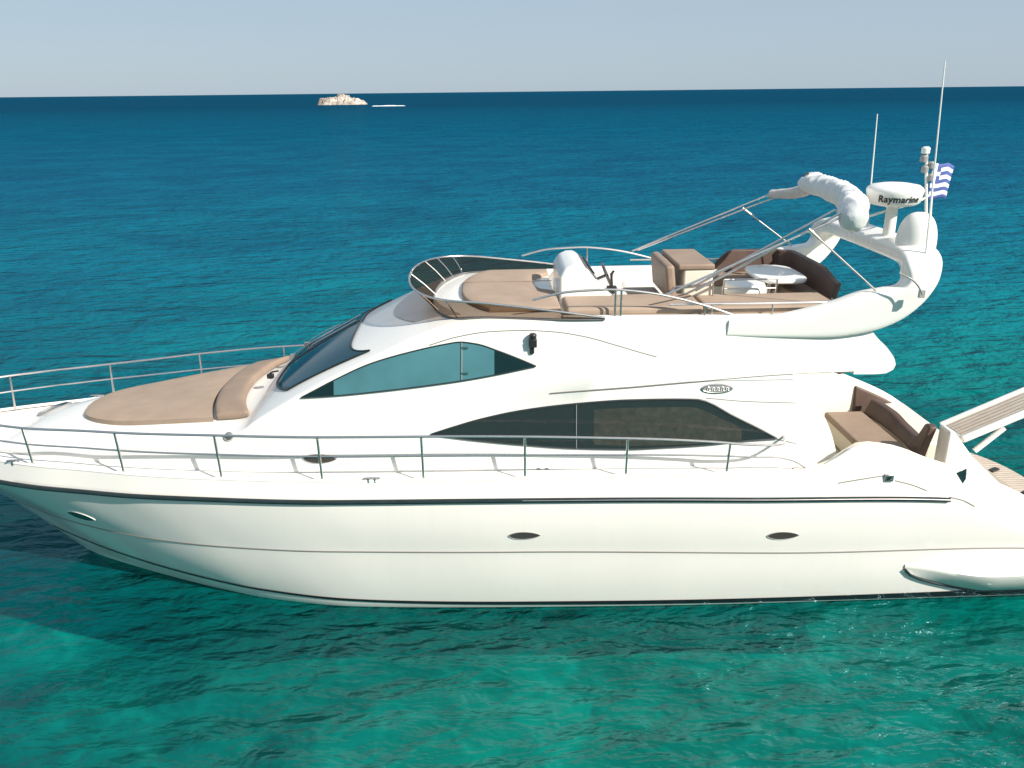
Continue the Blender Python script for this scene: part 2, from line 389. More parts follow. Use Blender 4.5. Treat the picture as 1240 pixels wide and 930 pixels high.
for u in us:
    s = hull_rows(u); out = []
    for i in range(len(s)-1):
        n = (4, 7, 8, 2, 1)[i]
        for k in range(n):
            t = k/n; bulge = 0
            a, c = s[i], s[i+1]
            # convex topsides aft, hollow flare at the bow
            if i == 1: bulge = .03*sstep(a[0], -6, 0)*math.sin(math.pi*t)-.015*(1-sstep(a[0], -8, -4))*math.sin(math.pi*t)*min(1, a[1])
            if i == 2: bulge = .03*math.sin(math.pi*t)*min(1, c[1])
            out.append((lerp(a[0], c[0], t), max(0, lerp(a[1], c[1], t)+bulge), lerp(a[2], c[2], t)))
    out.append(s[-1])
    rowsP.append([P(*q) for q in out])
hg.grid(rowsP)
nr = len(rowsP[0])
hg.mirror()
tr = rowsP[-1]; hg.add(tr+[Vector((p.x, 2*CY-p.y, p.z)) for p in reversed(tr)], [tuple(range(2*nr))])
hull = hg.build('hull', M['hull'], yacht, smooth=40)
def hullb(X, z):
    lo, hi = 0.0, 1.0
    # each loft row is a slanted section: find the row whose point at height z lies at X
    def pt(u):
        s_ = hull_rows(u)
        for i in range(len(s_)-1):
            if z >= s_[i+1][2] or i == 3:
                a, c = s_[i], s_[i+1]; t = (a[2]-z)/(a[2]-c[2]) if a[2] != c[2] else 0; t = min(1, max(0, t)); bulge = 0
                if i == 1: bulge = .03*sstep(a[0], -6, 0)*math.sin(math.pi*t)-.015*(1-sstep(a[0], -8, -4))*math.sin(math.pi*t)*min(1, a[1])
                if i == 2: bulge = .03*math.sin(math.pi*t)*min(1, c[1])
                return lerp(a[0], c[0], t), max(0, lerp(a[1], c[1], t)+bulge)
        return s_[0][0], s_[0][1]
    if X <= pt(0)[0]: return 0.0
    for _ in range(30):
        m_ = (lo+hi)/2
        if pt(m_)[0] < X: lo = m_
        else: hi = m_
    return pt(hi)[1]
def on(fb, px, py, off=0.0, b0=2.0):
    """point of a side surface seen at a photo pixel"""
    b = b0
    for _ in range(14):
        p = at(px, py, CY-b-off); b = .5*b+.5*fb(p.x, p.z)
    p = at(px, py, CY-b-off); return p
def line_on(fb, pts, off, n=40):
    f = pchip(pts); x0, x1 = pts[0][0], pts[-1][0]
    return [on(fb, lerp(x0, x1, k/n), f(lerp(x0, x1, k/n)), off) for k in range(n+1)]
def both(name, g, mt, parent, **k):
    """port piece and its starboard twin, as two objects"""
    o = g.build(name, mt, parent, **k)
    h = G(); h.v = [Vector((p.x, 2*CY-p.y, p.z)) for p in g.v]; h.f = [tuple(reversed(q)) for q in g.f]
    return o, h.build(name, mt, parent, **k)
# rub rail: rubber strip right round the sheer
path = [P(X, brub(X)+.012, rubz(X)) for X in [-9.24+ (6.55+9.24)*(k/70)**1.3 for k in range(71)]]
g = G(); g.tube(path, .036, 8, 0)
both('rub_rail', g, M['rubber'], yacht)
g = G(); g.tube([p+Vector((0, -.028, .012)) for p in path[48:]], .006, 6, 0); both('rub_rail_insert', g, M['chrome'], yacht)
# fine line at the knuckle
kx = [-8.1+ (8.6+8.1)*k/70 for k in range(71)]
g = G(); g.tube([P(X, knb(X)+.003, knz(X)) for X in kx], .009, 6, 0); both('knuckle_line', g, M['seam_crease'], yacht)
# boot stripe
sz1 = pchip([(-7.35, .62), (-6.6, .50), (-5.6, .40), (-4.6, .32), (-3.5, .26), (-1.5, .17), (.3, .14), (4, .13), (9, .16)])
sz0 = pchip([(-7.35, .585), (-6.6, .455), (-5.6, .35), (-4.6, .27), (-3.5, .21), (-1.5, .115), (.3, .07), (4, .045), (9, .03)])
rows = []
for k in range(91):
    X = -7.35+(8.95+7.35)*(k/90)**1.25
    rows.append([P(X, max(0, hullb(X, lerp(sz1(X), sz0(X), t)))+.012, lerp(sz1(X), sz0(X), t)) for t in (0, .5, 1)])
g = G(); g.slab(rows, (0, .004, 0)); both('boot_stripe', g, M['stripe'], yacht)
# almond portholes in the topsides
def almond(n, w, h, lean=0):
    pts = []
    for k in range(n):
        a = 2*math.pi*k/n; c, s_ = math.cos(a), math.sin(a)
        pts.append((w/2*c, h/2*s_*(abs(s_)**.35)*(1-.15*c)))
    return pts
def port_light(px, py, w, h, fb, rim=True, col='dgrey', tilt=0, name='porthole'):
    c = on(fb, px, py, 0)
    def pt(dx, dz, off): 
        X, z = c.x+dx, c.z+dz+dx*tilt; return P(X, fb(X, z)+off, z)
    r1 = [pt(x*1.09, z*1.14, .002) for x, z in almond(28, w, h)]; r2 = [pt(x*1.06, z*1.10, .012) for x, z in almond(28, w, h)]; r3 = [pt(x, z, .008) for x, z in almond(28, w, h)]
    r0 = [pt(x*1.09, z*1.14, -.03) for x, z in almond(28, w, h)]
    g = G(); g.grid([r0, r1, r2, r3], cv=True)
    q1 = [pt(x*1.02, z*1.02, .006) for x, z in almond(28, w, h)]
    p_ = G(); p_.add(q1, [tuple(range(28))])
    for gg in (0, 1):
        a, b = G(), G(); a.v, a.f, b.v, b.f = list(g.v), list(g.f), list(p_.v), list(p_.f)
        if gg:
            for t in (a, b): t.v = [Vector((v.x, 2*CY-v.y, v.z)) for v in t.v]; t.f = [tuple(reversed(q)) for q in t.f]
        o = a.build(name, M['white'] if rim == 'white' else M['grey'], yacht); b.build('pane', M[col], o)
M['port'] = pane('porthole_glass', (.055, .045, .040), .15)
port_light(635, 648.5, .43, .115, hullb, col='port'); port_light(948, 648.5, .44, .118, hullb, col='port'); port_light(98, 625.5, .46, .17, hullb, 'white', 'dark_glass', tilt=-.10)

# ---- deck
dg = G(); rows = []
for k in range(91):
    X = -9.2+(4.75+9.2)*(k/90)**1.2; bb = max(.01, brub(X)-topin(X)-.03)
    rows.append([P(X, bb*t, topz(min(X, 4.4))-.035+.03*(1-t*t)) for t in (-1, -.92, -.8, -.6, -.3, 0, .3, .6, .8, .92, 1)])
dg.slab(rows, (0, 0, -.05)); dg.build('deck', M['deckgrip'], yacht, smooth=50)
g = G(); g.tube([P(X, brub(X)-topin(X)-.02, topz(X)+.003) for X in [-9.22+(9.0+9.22)*(k/110)**1.2 for k in range(111)]], .026, 8, 0); both('toe_rail', g, M['white'], yacht)

# ---- superstructure
def base(X): return min(1.93, brub(X)-.40)
def wallb(X, z):
    t = max(0, z-2.28); return base(X)-.10*t-.012*t*t
ZS = pchip([(-7.6, 2.29), (-6.45, 2.40), (-5.5, 2.50), (-4.5, 2.63), (-3.6, 2.82), (-3.3, 3.02), (-2.94, 3.24), (-2.6, 3.43), (-1.68, 3.88), (-1.0, 4.19), (-.5, 4.35), (0, 4.385), (3, 4.36), (5.4, 4.34)])
ZC = pchip([(-7.6, 2.30), (-7.2, 2.45), (-6.45, 2.61), (-5.5, 2.71), (-4.78, 2.80), (-4, 2.89), (-3.55, 2.95), (-3.25, 3.17), (-2.6, 3.58), (-1.85, 3.97), (-1.4, 4.17), (-1.05, 4.30), (-.8, 4.37), (-.5, 4.42), (0, 4.44), (1.1, 4.44)])
ZF = pchip([(-7.6, 2.5), (-2, 2.9), (0, 3.28), (.83, 3.37), (1.92, 3.43), (2.96, 3.50), (4.29, 3.57), (5.5, 3.58)])
NX = pchip([(-7.6, 2.6), (-4, 5), (-3.2, 2.8), (-1.8, 2.4), (-.8, 2.6), (0, 4)])
def crown(X, b):
    zs = ZS(X); bs = wallb(X, zs); return zs+(ZC(X)-zs)*(1-min(1, abs(b)/bs)**NX(X))
def proud(X): return .014*sstep(X, -.2, 2.6)
FLOOR = 3.78
def section(X, tub):
    zs = ZS(X); z0 = 2.2; zf = min(ZF(X), z0+.6*(zs-z0))
    out = [(wallb(X, z0), z0), (wallb(X, lerp(z0, zf, .35)), lerp(z0, zf, .35)), (wallb(X, lerp(z0, zf, .7)), lerp(z0, zf, .7)), (wallb(X, zf), zf),
           (wallb(X, zf)+proud(X), zf+.012)]
    for t in (.3, .6, .85, .95): 
        z = lerp(zf, zs-.02, t); out.append((wallb(X, z)+proud(X), z))
    bs = wallb(X, zs)
    if not tub:
        out.append((bs, zs-.004))
        for u in (.985, .96, .92, .85, .75, .62, .48, .32, .16, 0): out.append((bs*u, crown(X, bs*u)))
    else:
        bs += proud(X)
        fl = FLOOR if tub == 2 else max(zs+.02, 4.42)
        for b, z in ((bs-.004, zs+.01), (bs-.02, zs+.035), (bs-.06, zs+.045), (bs-.13, zs+.045), (bs-.17, zs+.03), (bs-.185, min(zs-.01, fl+.3)), (bs-.2, fl+.05), (bs-.25, fl), (bs*.6, fl), (bs*.3, fl), (0, fl)):
            out.append((b, z))
    return [P(X, b, z) for b, z in out]
stX = [-7.6+.15*k for k in range(27)]+[-3.52, -3.45, -3.38, -3.32, -3.25, -3.15, -3.0]+[-2.85+.15*k for k in range(14)]
secs = [section(X, 0) for X in stX]+[section(X, 0) for X in (-.74, -.5, -.25, 0, .3, .6, .9, 1.02)]+[section(X, 2) for X in (1.04, 1.3, 1.6, 2, 2.4, 2.8, 3.2, 3.6, 4.0, 4.28)]
sg = G(); sg.grid(secs); sg.mirror()
# lower aft end of the saloon, closed by the bulkhead
superstructure = sg.build('superstructure', M['white'], yacht, smooth=38)
g = G(); g.box((4.25, CY, 2.75), (.06, 3.40, 1.62)); bulk = g.build('saloon_bulkhead', M['cream'], yacht, bevel=.01)
g = G(); g.box((4.30, CY-.35, 2.45), (.03, 1.5, 1.75)); g.build('sliding_door', M['dark_glass'], bulk)
# flybridge after end over the cockpit
def tubsec(X):
    zs = ZS(X); zf = ZF(X); bs = wallb(X, zs)+proud(X); out = [(0, zf-.04), (1.2, zf-.04), (wallb(X, zf)-.12, zf-.03), (wallb(X, zf)-.03, zf-.015), (wallb(X, zf)+proud(X), zf+.012)]
    for t in (.3, .6, .85, .95):
        z = lerp(zf, zs-.02, t); out.append((wallb(X, z)+proud(X), z))
    fl = FLOOR
    for b, z in ((bs-.004, zs+.01), (bs-.02, zs+.035), (bs-.06, zs+.045), (bs-.13, zs+.045), (bs-.17, zs+.03), (bs-.185, fl+.3), (bs-.2, fl+.05), (bs-.25, fl), (bs*.6, fl), (bs*.3, fl), (0, fl)): out.append((b, z))
    return [P(X, b, z) for b, z in out]
g = G(); g.grid([tubsec(X) for X in (4.281, 4.6, 4.9, 5.22)]); g.mirror()
g.build('flybridge_side', M['white'], yacht, smooth=38)
prof = [(5.12, 3.545), (5.5, 3.54), (5.7, 3.55), (5.82, 3.60), (5.86, 3.67), (5.83, 3.75), (5.72, 3.87), (5.58, 3.98), (5.42, 4.12), (5.30, 4.30), (5.2, 4.36)]
rings = []
for b in [-1.9, -1.885, -1.84, -1.75, -1.6, -1.4, -1, -.5, 0, .5, 1, 1.4, 1.6, 1.75, 1.84, 1.885, 1.9]:
    k = 1-.20*max(0, (abs(b)-1.0)/.9)**2.6; q = abs(b)/1.9
    sc = 1 if abs(b) < 1.8 else (.93 if abs(b) < 1.87 else (.8 if abs(b) < 1.89 else .68))
    rings.append([P(5.2+(x-5.2)*k, b/1.9*(wallb(5.2, z)+.014), z) for x, z in prof])
g = G(); g.loft(rings); g.build('flybridge_overhang', M['white'], yacht, smooth=45)
# cabin side wing running down to the cockpit coaming
edge = pchip([(2.2, 5.03), (2.43, 4.97), (2.75, 4.86), (3.1, 4.66), (3.35, 4.48), (3.56, 4.24)])
rows = []
for k in range(13):
    z = 2.2+(3.565-2.2)*k/12
    rows.append([P(lerp(4.24, max(4.26, edge(z)), t), wallb(4.3, z)+.016*t*(1-t)+.0, z) for t in (0, .02, .3, .6, .85, .97, 1)])
g = G(); g.slab(rows, (0, .07, 0)); both('cabin_wing', g, M['white'], yacht, smooth=40, bevel=.008)

# ---- glazing
def strip_patch(top, bot, off, n=44, m=6, fb=wallb, thick=.012, x0=None, x1=None):
    ft, fbm = pchip(top), pchip(bot); a = x0 if x0 is not None else top[0][0]; c = x1 if x1 is not None else top[-1][0]; rows = []
    for k in range(n+1):
        x = lerp(a, c, k/n); yt, yb = ft(x), fbm(x)
        rows.append([on(lambda X, z: fb(X, z)+proud(X)*(1 if z > ZF(X) else 0), x, lerp(yt, yb, j/m), off, 1.8) for j in range(m+1)])
    g = G(); g.slab(rows, (0, thick, 0)); return g, rows
up_top = [(365, 481), (383, 471.5), (401, 462), (449, 440), (501, 425), (540, 416.5), (557, 414), (578, 416.5), (604, 425), (630, 435), (649, 443)]
up_bot = [(365, 481.5), (407, 479), (449, 475), (501, 469), (559, 461), (604, 453), (630, 447.5), (649, 443.5)]
g, rows = strip_patch(up_top, up_bot, .016); side_w = both('side_window', g, M['teal_glass'], yacht, smooth=60)
fr = G(); ring = [r[0] for r in rows]+[r[-1] for r in reversed(rows)]; fr.tube([p+Vector((0, -.004, 0)) for p in ring+[ring[0]]], .009, 6, 0)
g2, _ = strip_patch(up_top, up_bot, .021, n=12, x0=599, x1=649)
g3, _ = strip_patch(up_top, up_bot, .020, n=8, x0=365, x1=404)
g4 = G(); pT, pB = on(wallb, 559, 415, .026), on(wallb, 559, 460, .026); g4.tube([pT, pB], .007, 6, 0)
g5 = []
for yy in (421, 452): g5.append(G().box(on(wallb, 563, yy, .026), (.09, .02, .025)))
def to_side(g, k):
    if not k: return g
    h = G(); h.v = [Vector((p.x, 2*CY-p.y, p.z)) for p in g.v]; h.f = [tuple(reversed(q)) for q in g.f]; return h
for k in (0, 1):
    to_side(fr, k).build('frame', M['rubber'], side_w[k]); to_side(g2, k).build('dark_panel', M['dark_glass'], side_w[k])
    to_side(g3, k).build('corner_panel', M['dark_glass'], side_w[k]); to_side(g4, k).build('divider', M['grey'], side_w[k]); [to_side(q, k).build('hinge', M['chrome'], side_w[k]) for q in g5]
sal_top = [(522, 526), (550, 517), (581, 508), (633, 497), (698, 489), (762, 484.5), (820, 483.5), (847, 484), (860, 488), (883, 501), (919, 519), (941, 531)]
sal_bot = [(522, 526.5), (573, 533), (637, 539), (698, 543), (758, 544), (806, 542), (855, 539), (903, 534), (941, 531.5)]
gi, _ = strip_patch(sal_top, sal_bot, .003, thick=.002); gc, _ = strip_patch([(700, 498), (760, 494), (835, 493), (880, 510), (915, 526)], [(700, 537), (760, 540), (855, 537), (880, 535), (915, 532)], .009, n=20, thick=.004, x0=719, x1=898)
gg, rows = strip_patch(sal_top, sal_bot, .022, thick=.004)
fr = G(); ring = [r[0] for r in rows]+[r[-1] for r in reversed(rows)]; fr.tube([p+Vector((0, .004, 0)) for p in ring+[ring[0]]], .012, 6, 0)
dv = G(); dv.tube([on(wallb, 698, 490, .026), on(wallb, 698, 543, .026)], .005, 6, 0)
for k in (0, 1):
    w = to_side(gg, k).build('saloon_window', M['saloon_glass'], yacht, smooth=60)
    to_side(gi, k).build('dark_interior', M['interior'], w); to_side(gc, k).build('curtain', M['curtain'], w)
    to_side(fr, k).build('frame', M['rubber'], w); to_side(dv, k).build('divider', M['grey'], w)
# windscreen laid over the raked front
def ws(u, v):
    b = u*(1.34+.13*v); Xb = -3.30+.40*(abs(b)/1.34)**2.6; Xt = -2.04+.37*abs(u)**6
    X = lerp(Xb, Xt, v); e = .012+.01
    return P(X, b, crown(X, b)+e)
rows = [[ws(math.copysign(abs(u)**.8, u), v) for u in [(-1+2*j/30) for j in range(31)]] for v in [k/14 for k in range(15)]]
g = G(); g.slab(rows, (-.004, 0, -.02)); wsc = g.build('windscreen', M['ws_glass'], yacht, smooth=60)
ring = rows[0]+[r[-1] for r in rows[1:]]+list(reversed(rows[-1]))[1:]+[r[0] for r in reversed(rows[:-1])]
g = G(); g.tube(ring, .014, 6, 0); g.build('frame', M['rubber'], wsc)
for u in (-.26,):
    g = G(); g.tube([ws(u, k/8)+Vector((0, 0, .004)) for k in range(9)], .016, 6, 0); g.build('mullion', M['rubber'], wsc)
for a, b_ in ((-.80, -.60), (-.50, -.33)):
    g = G(); n_ = Vector((-.03, 0, .05)); p0 = ws(a, .0)+n_; p1 = ws(b_, .62)+n_*.9
    g.tube([p0, (p0+p1)/2+n_*.3, p1], .010, 6, 3); q0, q1 = ws(b_-.05, .30)+n_*.5, ws(b_+.04, .93)+n_*.5; g.tube([q0, q1], .012, 6, 0); g.box(ws(a, -.02)+n_*.7, (.08, .08, .06))
    g.build('wiper', M['chrome'] if a < 0 else M['black'], wsc)
g = G(); best = None
for k in range(60):
    b_ = .3+k*.02; p_ = at(328, 459, CY-b_); e_ = abs(p_.z-crown(p_.x, b_))
    if best is None or e_ < best[0]: best = (e_, p_)
q = best[1]; g.box(q+Vector((0, 0, .05)), (.10, .07, .07)); g.tube([q, q+Vector((.0, 0, .1)), q+Vector((.14, -.02, .14))], .016, 6, 3)
g.build('wiper_motor', M['black'], yacht, bevel=.01)
# grey visor panel between windscreen and flybridge
rows = []
for k in range(11):
    v = k/10; r = []
    for j in range(23):
        u = -1+2*j/22; bm_ = lerp(1.12, 1.30, v); b = u*bm_; X = lerp(-1.46+.40*abs(u)**2, -.80+.42*abs(u)**2.2, v); r.append(P(X, b, crown(X, b)+.012))
    rows.append(r)
g = G(); g.slab(rows, (0, 0, -.02)); g.build('visor_panel', M['visor'], yacht, smooth=60)

# moulded creases in the sides, their shade drawn as thin dark tubes
for pts, rad in (([(520, 418), (553, 408), (594, 401.5), (635, 400), (673, 402), (710, 408), (746, 418), (780, 428), (795, 432)], .007),
                 ([(855, 482), (903, 486), (964, 488)], .006)):
    g = G(); g.tube([p for p in line_on(lambda X, z: wallb(X, z)+proud(X)*(1 if z > ZF(X) else 0), pts, -.001, 30)], rad, 6, 0); both('crease_line', g, M['seam_crease'], yacht)
g = G(); g.tube([P(X, wallb(X, ZF(X))+.012, ZF(X)+.002) for X in [.85+(4.26-.85)*k/30 for k in range(31)]], .008, 6, 0); both('crease_line', g, M['seam_crease'], yacht)
g = G(); g.tube(line_on(wallb, [(941, 532), (975, 540), (1008, 551)], -.002, 20), .008, 6, 0); both('crease_line', g, M['seam_crease'], yacht)
# oval emblem with script
c = on(lambda X, z: wallb(X, z)+proud(X)*(1 if z > ZF(X) else 0), 868, 470.5, .004); 
def ell(rx, rz, off, n=36): return [Vector((c.x+rx*math.cos(2*math.pi*k/n), c.y-off+.10*rz*math.sin(2*math.pi*k/n), c.z+rz*math.sin(2*math.pi*k/n))) for k in range(n)]
g = G(); g.grid([ell(.225, .073, -.03), ell(.225, .073, .008), ell(.205, .058, .012), ell(.198, .053, .006)], cv=True); g.add(ell(.198, .053, .006), [tuple(range(36))])
bd = g.build('oval_emblem', M['chrome'], yacht, smooth=50)
g = G(); g.add(ell(.192, .048, .010), [tuple(range(36))]); g.build('emblem_field', M['grey'], bd)
g = G(); 
for k in range(5):
    x = c.x-.14+.066*k; pts = [(x, -.028), (x+.012, .03 if k in (0, 3) else .016), (x+.036, .012), (x+.028, -.02), (x+.05, -.026)]
    g.tube([Vector((q[0], c.y-.018, c.z+q[1])) for q in pts], .0065, 5, 4)
g.build('emblem_script', M['white'], bd)
# navigation light / horn on the side, small fittings
p = on(wallb, 645, 414, .0); g = G(); g.box(p+Vector((0, -.04, 0)), (.11, .10, .12)); g.lathe([(.035, 0), (.05, .03), (.055, .07), (.03, .09)], p+Vector((.0, -.05, .05)), 14); g.box(p+Vector((-.01, -.03, -.10)), (.06, .06, .12))
g.build('navigation_light', M['black'], yacht, bevel=.012)
port_light(387, 555.5, .46, .125, lambda X, z: wallb(X, z), col='port')
p = on(wallb, 277, 528.5, 0); g = G(); rx = Matrix.Rotation(math.pi/2, 3, 'X'); g.lathe([(.062, -.02), (.062, .02), (.045, .03), (.0, .032)], p, 20, rx); o = g.build('fuel_filler', M['chrome'], yacht); g = G(); g.lathe([(.043, .0), (.043, .034), (.0, .036)], p, 20, rx); g.build('filler_cap', M['dgrey'], o)

# ---- guard rails
railz = pchip([(-9.4, 2.90), (-7, 2.88), (-5.2, 2.93), (-3.7, 2.96), (-.9, 2.955), (1.86, 2.865), (3.28, 2.76), (3.9, 2.66), (4.15, 2.5), (4.22, 2.3)])
def railb(X): return max(.0, brub(max(X, -9.2))-.10)
posts = [-8.15, -6.7, -5.24, -3.78, -2.35, -.94, .47, 1.88, 3.30]
for sgn in (1, -1):
    topx = [-9.36, -9.3, -9.1, -8.7]+[-8.2+.3*k for k in range(40)]+[3.85, 4.02, 4.1]
    top = [P(X, sgn*(railb(X)+.05 if X > -9.3 else (0 if X < -9.33 else .12)), railz(X)) for X in topx]
    top[-3] = P(3.9, sgn*(railb(4)+.02), 2.70); top[-2] = P(4.1, sgn*(railb(4)-.08), 2.68); top[-1] = P(4.2, sgn*(wallb(4.2, 2.66)-.01), 2.665)
    g = G(); g.tube(top, .019, 8, 3); rail = g.build('guard_rail', M['chrome'], yacht)
    g = G(); g.tube([P(X, sgn*(railb(X)+.02), 2.29+(railz(X)-2.29)*.55) for X in [-9.2, -9.0, -8.6]+[-8.2+.4*k for k in range(30)]+[3.7]]+[P(4.0, sgn*railb(4), 2.50), P(4.25, sgn*(railb(4)-.04), 2.42), P(4.45, sgn*(railb(4)-.06), 2.29)], .014, 8, 3); g.build('mid_rail', M['chrome'], rail)
    for X in posts:
        g = G(); f0, f1 = P(X, sgn*(railb(X)-.0), 2.27), P(X-.0, sgn*(railb(X)+.05), railz(X)); g.tube([f0, f0+Vector((0, 0, .1)), f1], .0185, 8, 0); g.lathe([(.035, 0), (.035, .012), (.02, .03)], f0, 12); g.build('stanchion', M['chrome'], rail)
# cleats and small deck fittings
for px, py in ((450, 583), (20, 572)):
    c = on(hullb, px, py, 0, 2.2); c = P(c.x, railb(c.x)+.04, topz(c.x)-.02) if px < 1000 else c+Vector((0, -.02, 0))
    for s_ in (1, -1):
        q = Vector((c.x, c.y if s_ == 1 else 2*CY-c.y, c.z)); g = G(); g.tube([q+Vector((-.12, 0, .07)), q+Vector((-.05, 0, .075)), q+Vector((.05, 0, .075)), q+Vector((.12, 0, .07))], .014, 6, 3)
        for d in (-.045, .045): g.tube([q+Vector((d, 0, 0)), q+Vector((d, 0, .075))], .013, 6, 0)
        g.build('cleat', M['chrome'], yacht)
for px in (652, 662): 
    c = on(wallb, px, 569, 0); g = G(); g.lathe([(.035, -.02), (.035, .012), (.0, .02)], c, 14, rx); g.build('deck_drain', M['grey'], yacht)
# oval hatch on the foredeck
g = G(); hc = atz(66, 494, 2.38)
def hp(r, dz, n=30):
    out = []
    for k in range(n):
        a = 2*math.pi*k/n; X = hc.x+.24*r*math.cos(a); b = CY-hc.y+.24*r*math.sin(a); out.append(P(X, b, crown(max(X, -7.6), min(abs(b), .7))+dz))
    return out
g.grid([hp(1.12, -.03), hp(1.12, .02), hp(1.0, .035), hp(.95, .03)], cv=True); g.add(hp(.95, .03), [tuple(range(30))]); o = g.build('deck_hatch', M['grey'], yacht)
g = G(); g.add(hp(.88, .036), [tuple(range(30))]); g.build('hatch_pane', M['port'], o)

# ---- cockpit
inb = lambda X: brub(X)-topin(X)-.16
g = G(); rows = []
for k in range(23):
    X = 4.28+(8.2-4.28)*k/22; zt = topz(X)-.005; fl = 1.05
    rows.append([P(X, s_*b, z) for s_, b, z in ((1, brub(X)-topin(X)-.01, zt), (1, inb(X)+.03, zt+.01), (1, inb(X), zt-.03), (1, inb(X)-.06, fl+.1), (1, inb(X)-.1, fl), (1, .8, fl), (0, 0, fl), (-1, .8, fl), (-1, inb(X)-.1, fl), (-1, inb(X)-.06, fl+.1), (-1, inb(X), zt-.03), (-1, inb(X)+.03, zt+.01), (-1, brub(X)-topin(X)-.01, zt))])
rows = [r for r in rows]
g.grid(rows); g.build('cockpit_liner', M['cream'], yacht, smooth=40)
def cush(name, c, d, m, parent, rz=0, ry=0, bev=.05, label=None):
    g = G(); g.box(c, d, rz, ry); return g.build(name, m, parent, bevel=bev, seg=4, smooth=60, label=label)
# settee across the stern with a return along the starboard coaming
set_ = G(); set_.box((6.72, CY+.72, 1.28), (.66, 1.95, .36)); settee = set_.build('cockpit_settee', M['cream'], yacht, bevel=.03)
cush('seat_cushion', (6.72, CY+.72, 1.50), (.74, 1.98, .13), M['tan2'], settee)
g = G(); rows = []
for k in range(21):
    t = k/20; y = CY+1.72-t*2.05; zt = lerp(1.80, 1.72, t)+.36*sstep(t, .78, .92)-.05*sstep(t, .3, .5)*(1-sstep(t, .7, .85)); xo = .10*math.sin(math.pi*t)
    rows.append([Vector((7.10+xo, y, 1.5)), Vector((7.16+xo, y, lerp(1.5, zt, .5))), Vector((7.23+xo, y, zt))])
g.slab(rows, (.14, 0, 0)); g.build('backrest', M['brown'], settee, bevel=.035, seg=3, smooth=60)
rows = []
for k in range(11):
    X = lerp(7.0, 7.85, k/10); zt = topz(X)-.08; b_ = inb(X)-.04; rows.append([P(X, -b_+.10, 1.35), P(X, -b_+.04, lerp(1.35, zt, .5)), P(X, -b_, zt)])
g = G(); g.slab(rows, (0, .10, 0)); g.build('side_backrest', M['brown'], settee, bevel=.03, seg=3, smooth=60)
# transom block with the sloping after face
g = G(); g.prism([(7.40, .9), (7.40, 2.12), (7.46, 2.13), (7.56, 2.02), (7.86, 1.66), (8.29, 1.27), (9.0, .66), (9.0, .5)], CY-.62, CY-.30); g.build('transom_block', M['white'], yacht, bevel=.05, seg=4)
g = G(); g.box((7.72, CY+1.0, 1.25), (.55, 1.9, .75)); g.build('stern_locker', M['cream'], yacht, bevel=.06, seg=4)
for px, py, w in ((986, 455.5, .20), (1013, 463, .26)):
    c = at(px, py, CY+2.02); c = P(c.x, -(inb(c.x)+.07), topz(c.x)+.03); g = G(); g.box(c, (w, .07, .05)); g.lathe([(.045, 0), (.03, .03), (.03, .07), (.05, .09), (0, .095)], c+Vector((-w*.3, 0, .02)), 12); g.lathe([(.045, 0), (.03, .03), (.03, .07), (.05, .09), (0, .095)], c+Vector((w*.3, 0, .02)), 12); g.build('mooring_bollard', M['black'], yacht, bevel=.01)
# fairlead in the quarter
c = on(hullb, 1076, 578, 0, 2.2); g = G(); g.box(c+Vector((0, -.01, 0)), (.13, .05, .12)); o = g.build('fairlead', M['chrome'], yacht, bevel=.015); g = G(); g.box(c+Vector((-.01, -.035, 0)), (.06, .012, .06)); g.build('fairlead_opening', M['black'], o)
for pts in ([(1015, 585), (1045, 580), (1070, 576)], [(1084, 582), (1104, 587), (1122, 594)], [(1150, 602), (1166, 606), (1180, 613)]):
    g = G(); g.tube(line_on(hullb, pts, .0, 14), .008, 6, 0); both('crease_line', g, M['seam_crease'], yacht)  # shade of the moulded quarter lines, drawn as dark tubes
# small triangular window in the quarter
tri = [on(hullb, *q, .004, 2.1) for q in ((1158, 573), (1171, 568), (1170, 580), (1166, 586))]
g = G(); g.slab([[tri[0], tri[1]], [tri[3], tri[2]]], (0, .02, 0)); both('quarter_window', g, M['dark_glass'], yacht, bevel=.006)
# spray fairing at the stern waterline
g = G(); rows = []
for k in range(31):
    X = 6.1+(9.3-6.1)*k/30; t = sstep(X, 6.08, 7.2); o_ = .02+.26*sstep(X, 6.08, 7.4); zt = .66-.06*t; zb = lerp(.62, .13, min(1, ((X-6.1)/1.3))**.6)
    Xc = min(X, 8.95)
    rows.append([P(X, hullb(Xc, zt+.05)-.02, zt+.05), P(X, hullb(Xc, zt)+o_*.8, zt+.03), P(X, hullb(Xc, zt)+o_, zt-.01), P(X, hullb(Xc, zt)+o_*.93, lerp(zt, zb, .2)), P(X, hullb(Xc, max(0, zb))+o_*.38, lerp(zt, zb, .85)), P(X, hullb(Xc, max(0, zb))+.012, zb), P(X, hullb(Xc, max(0, zb))-.05, zb-.03)])
g.grid(rows); both('spray_fairing', g, M['hull'], yacht, smooth=50)
g = G(); g.tube([r[5]+Vector((0, -.012, .0)) for r in rows], .022, 6, 0); both('fairing_edge', g, M['rubber'], yacht)
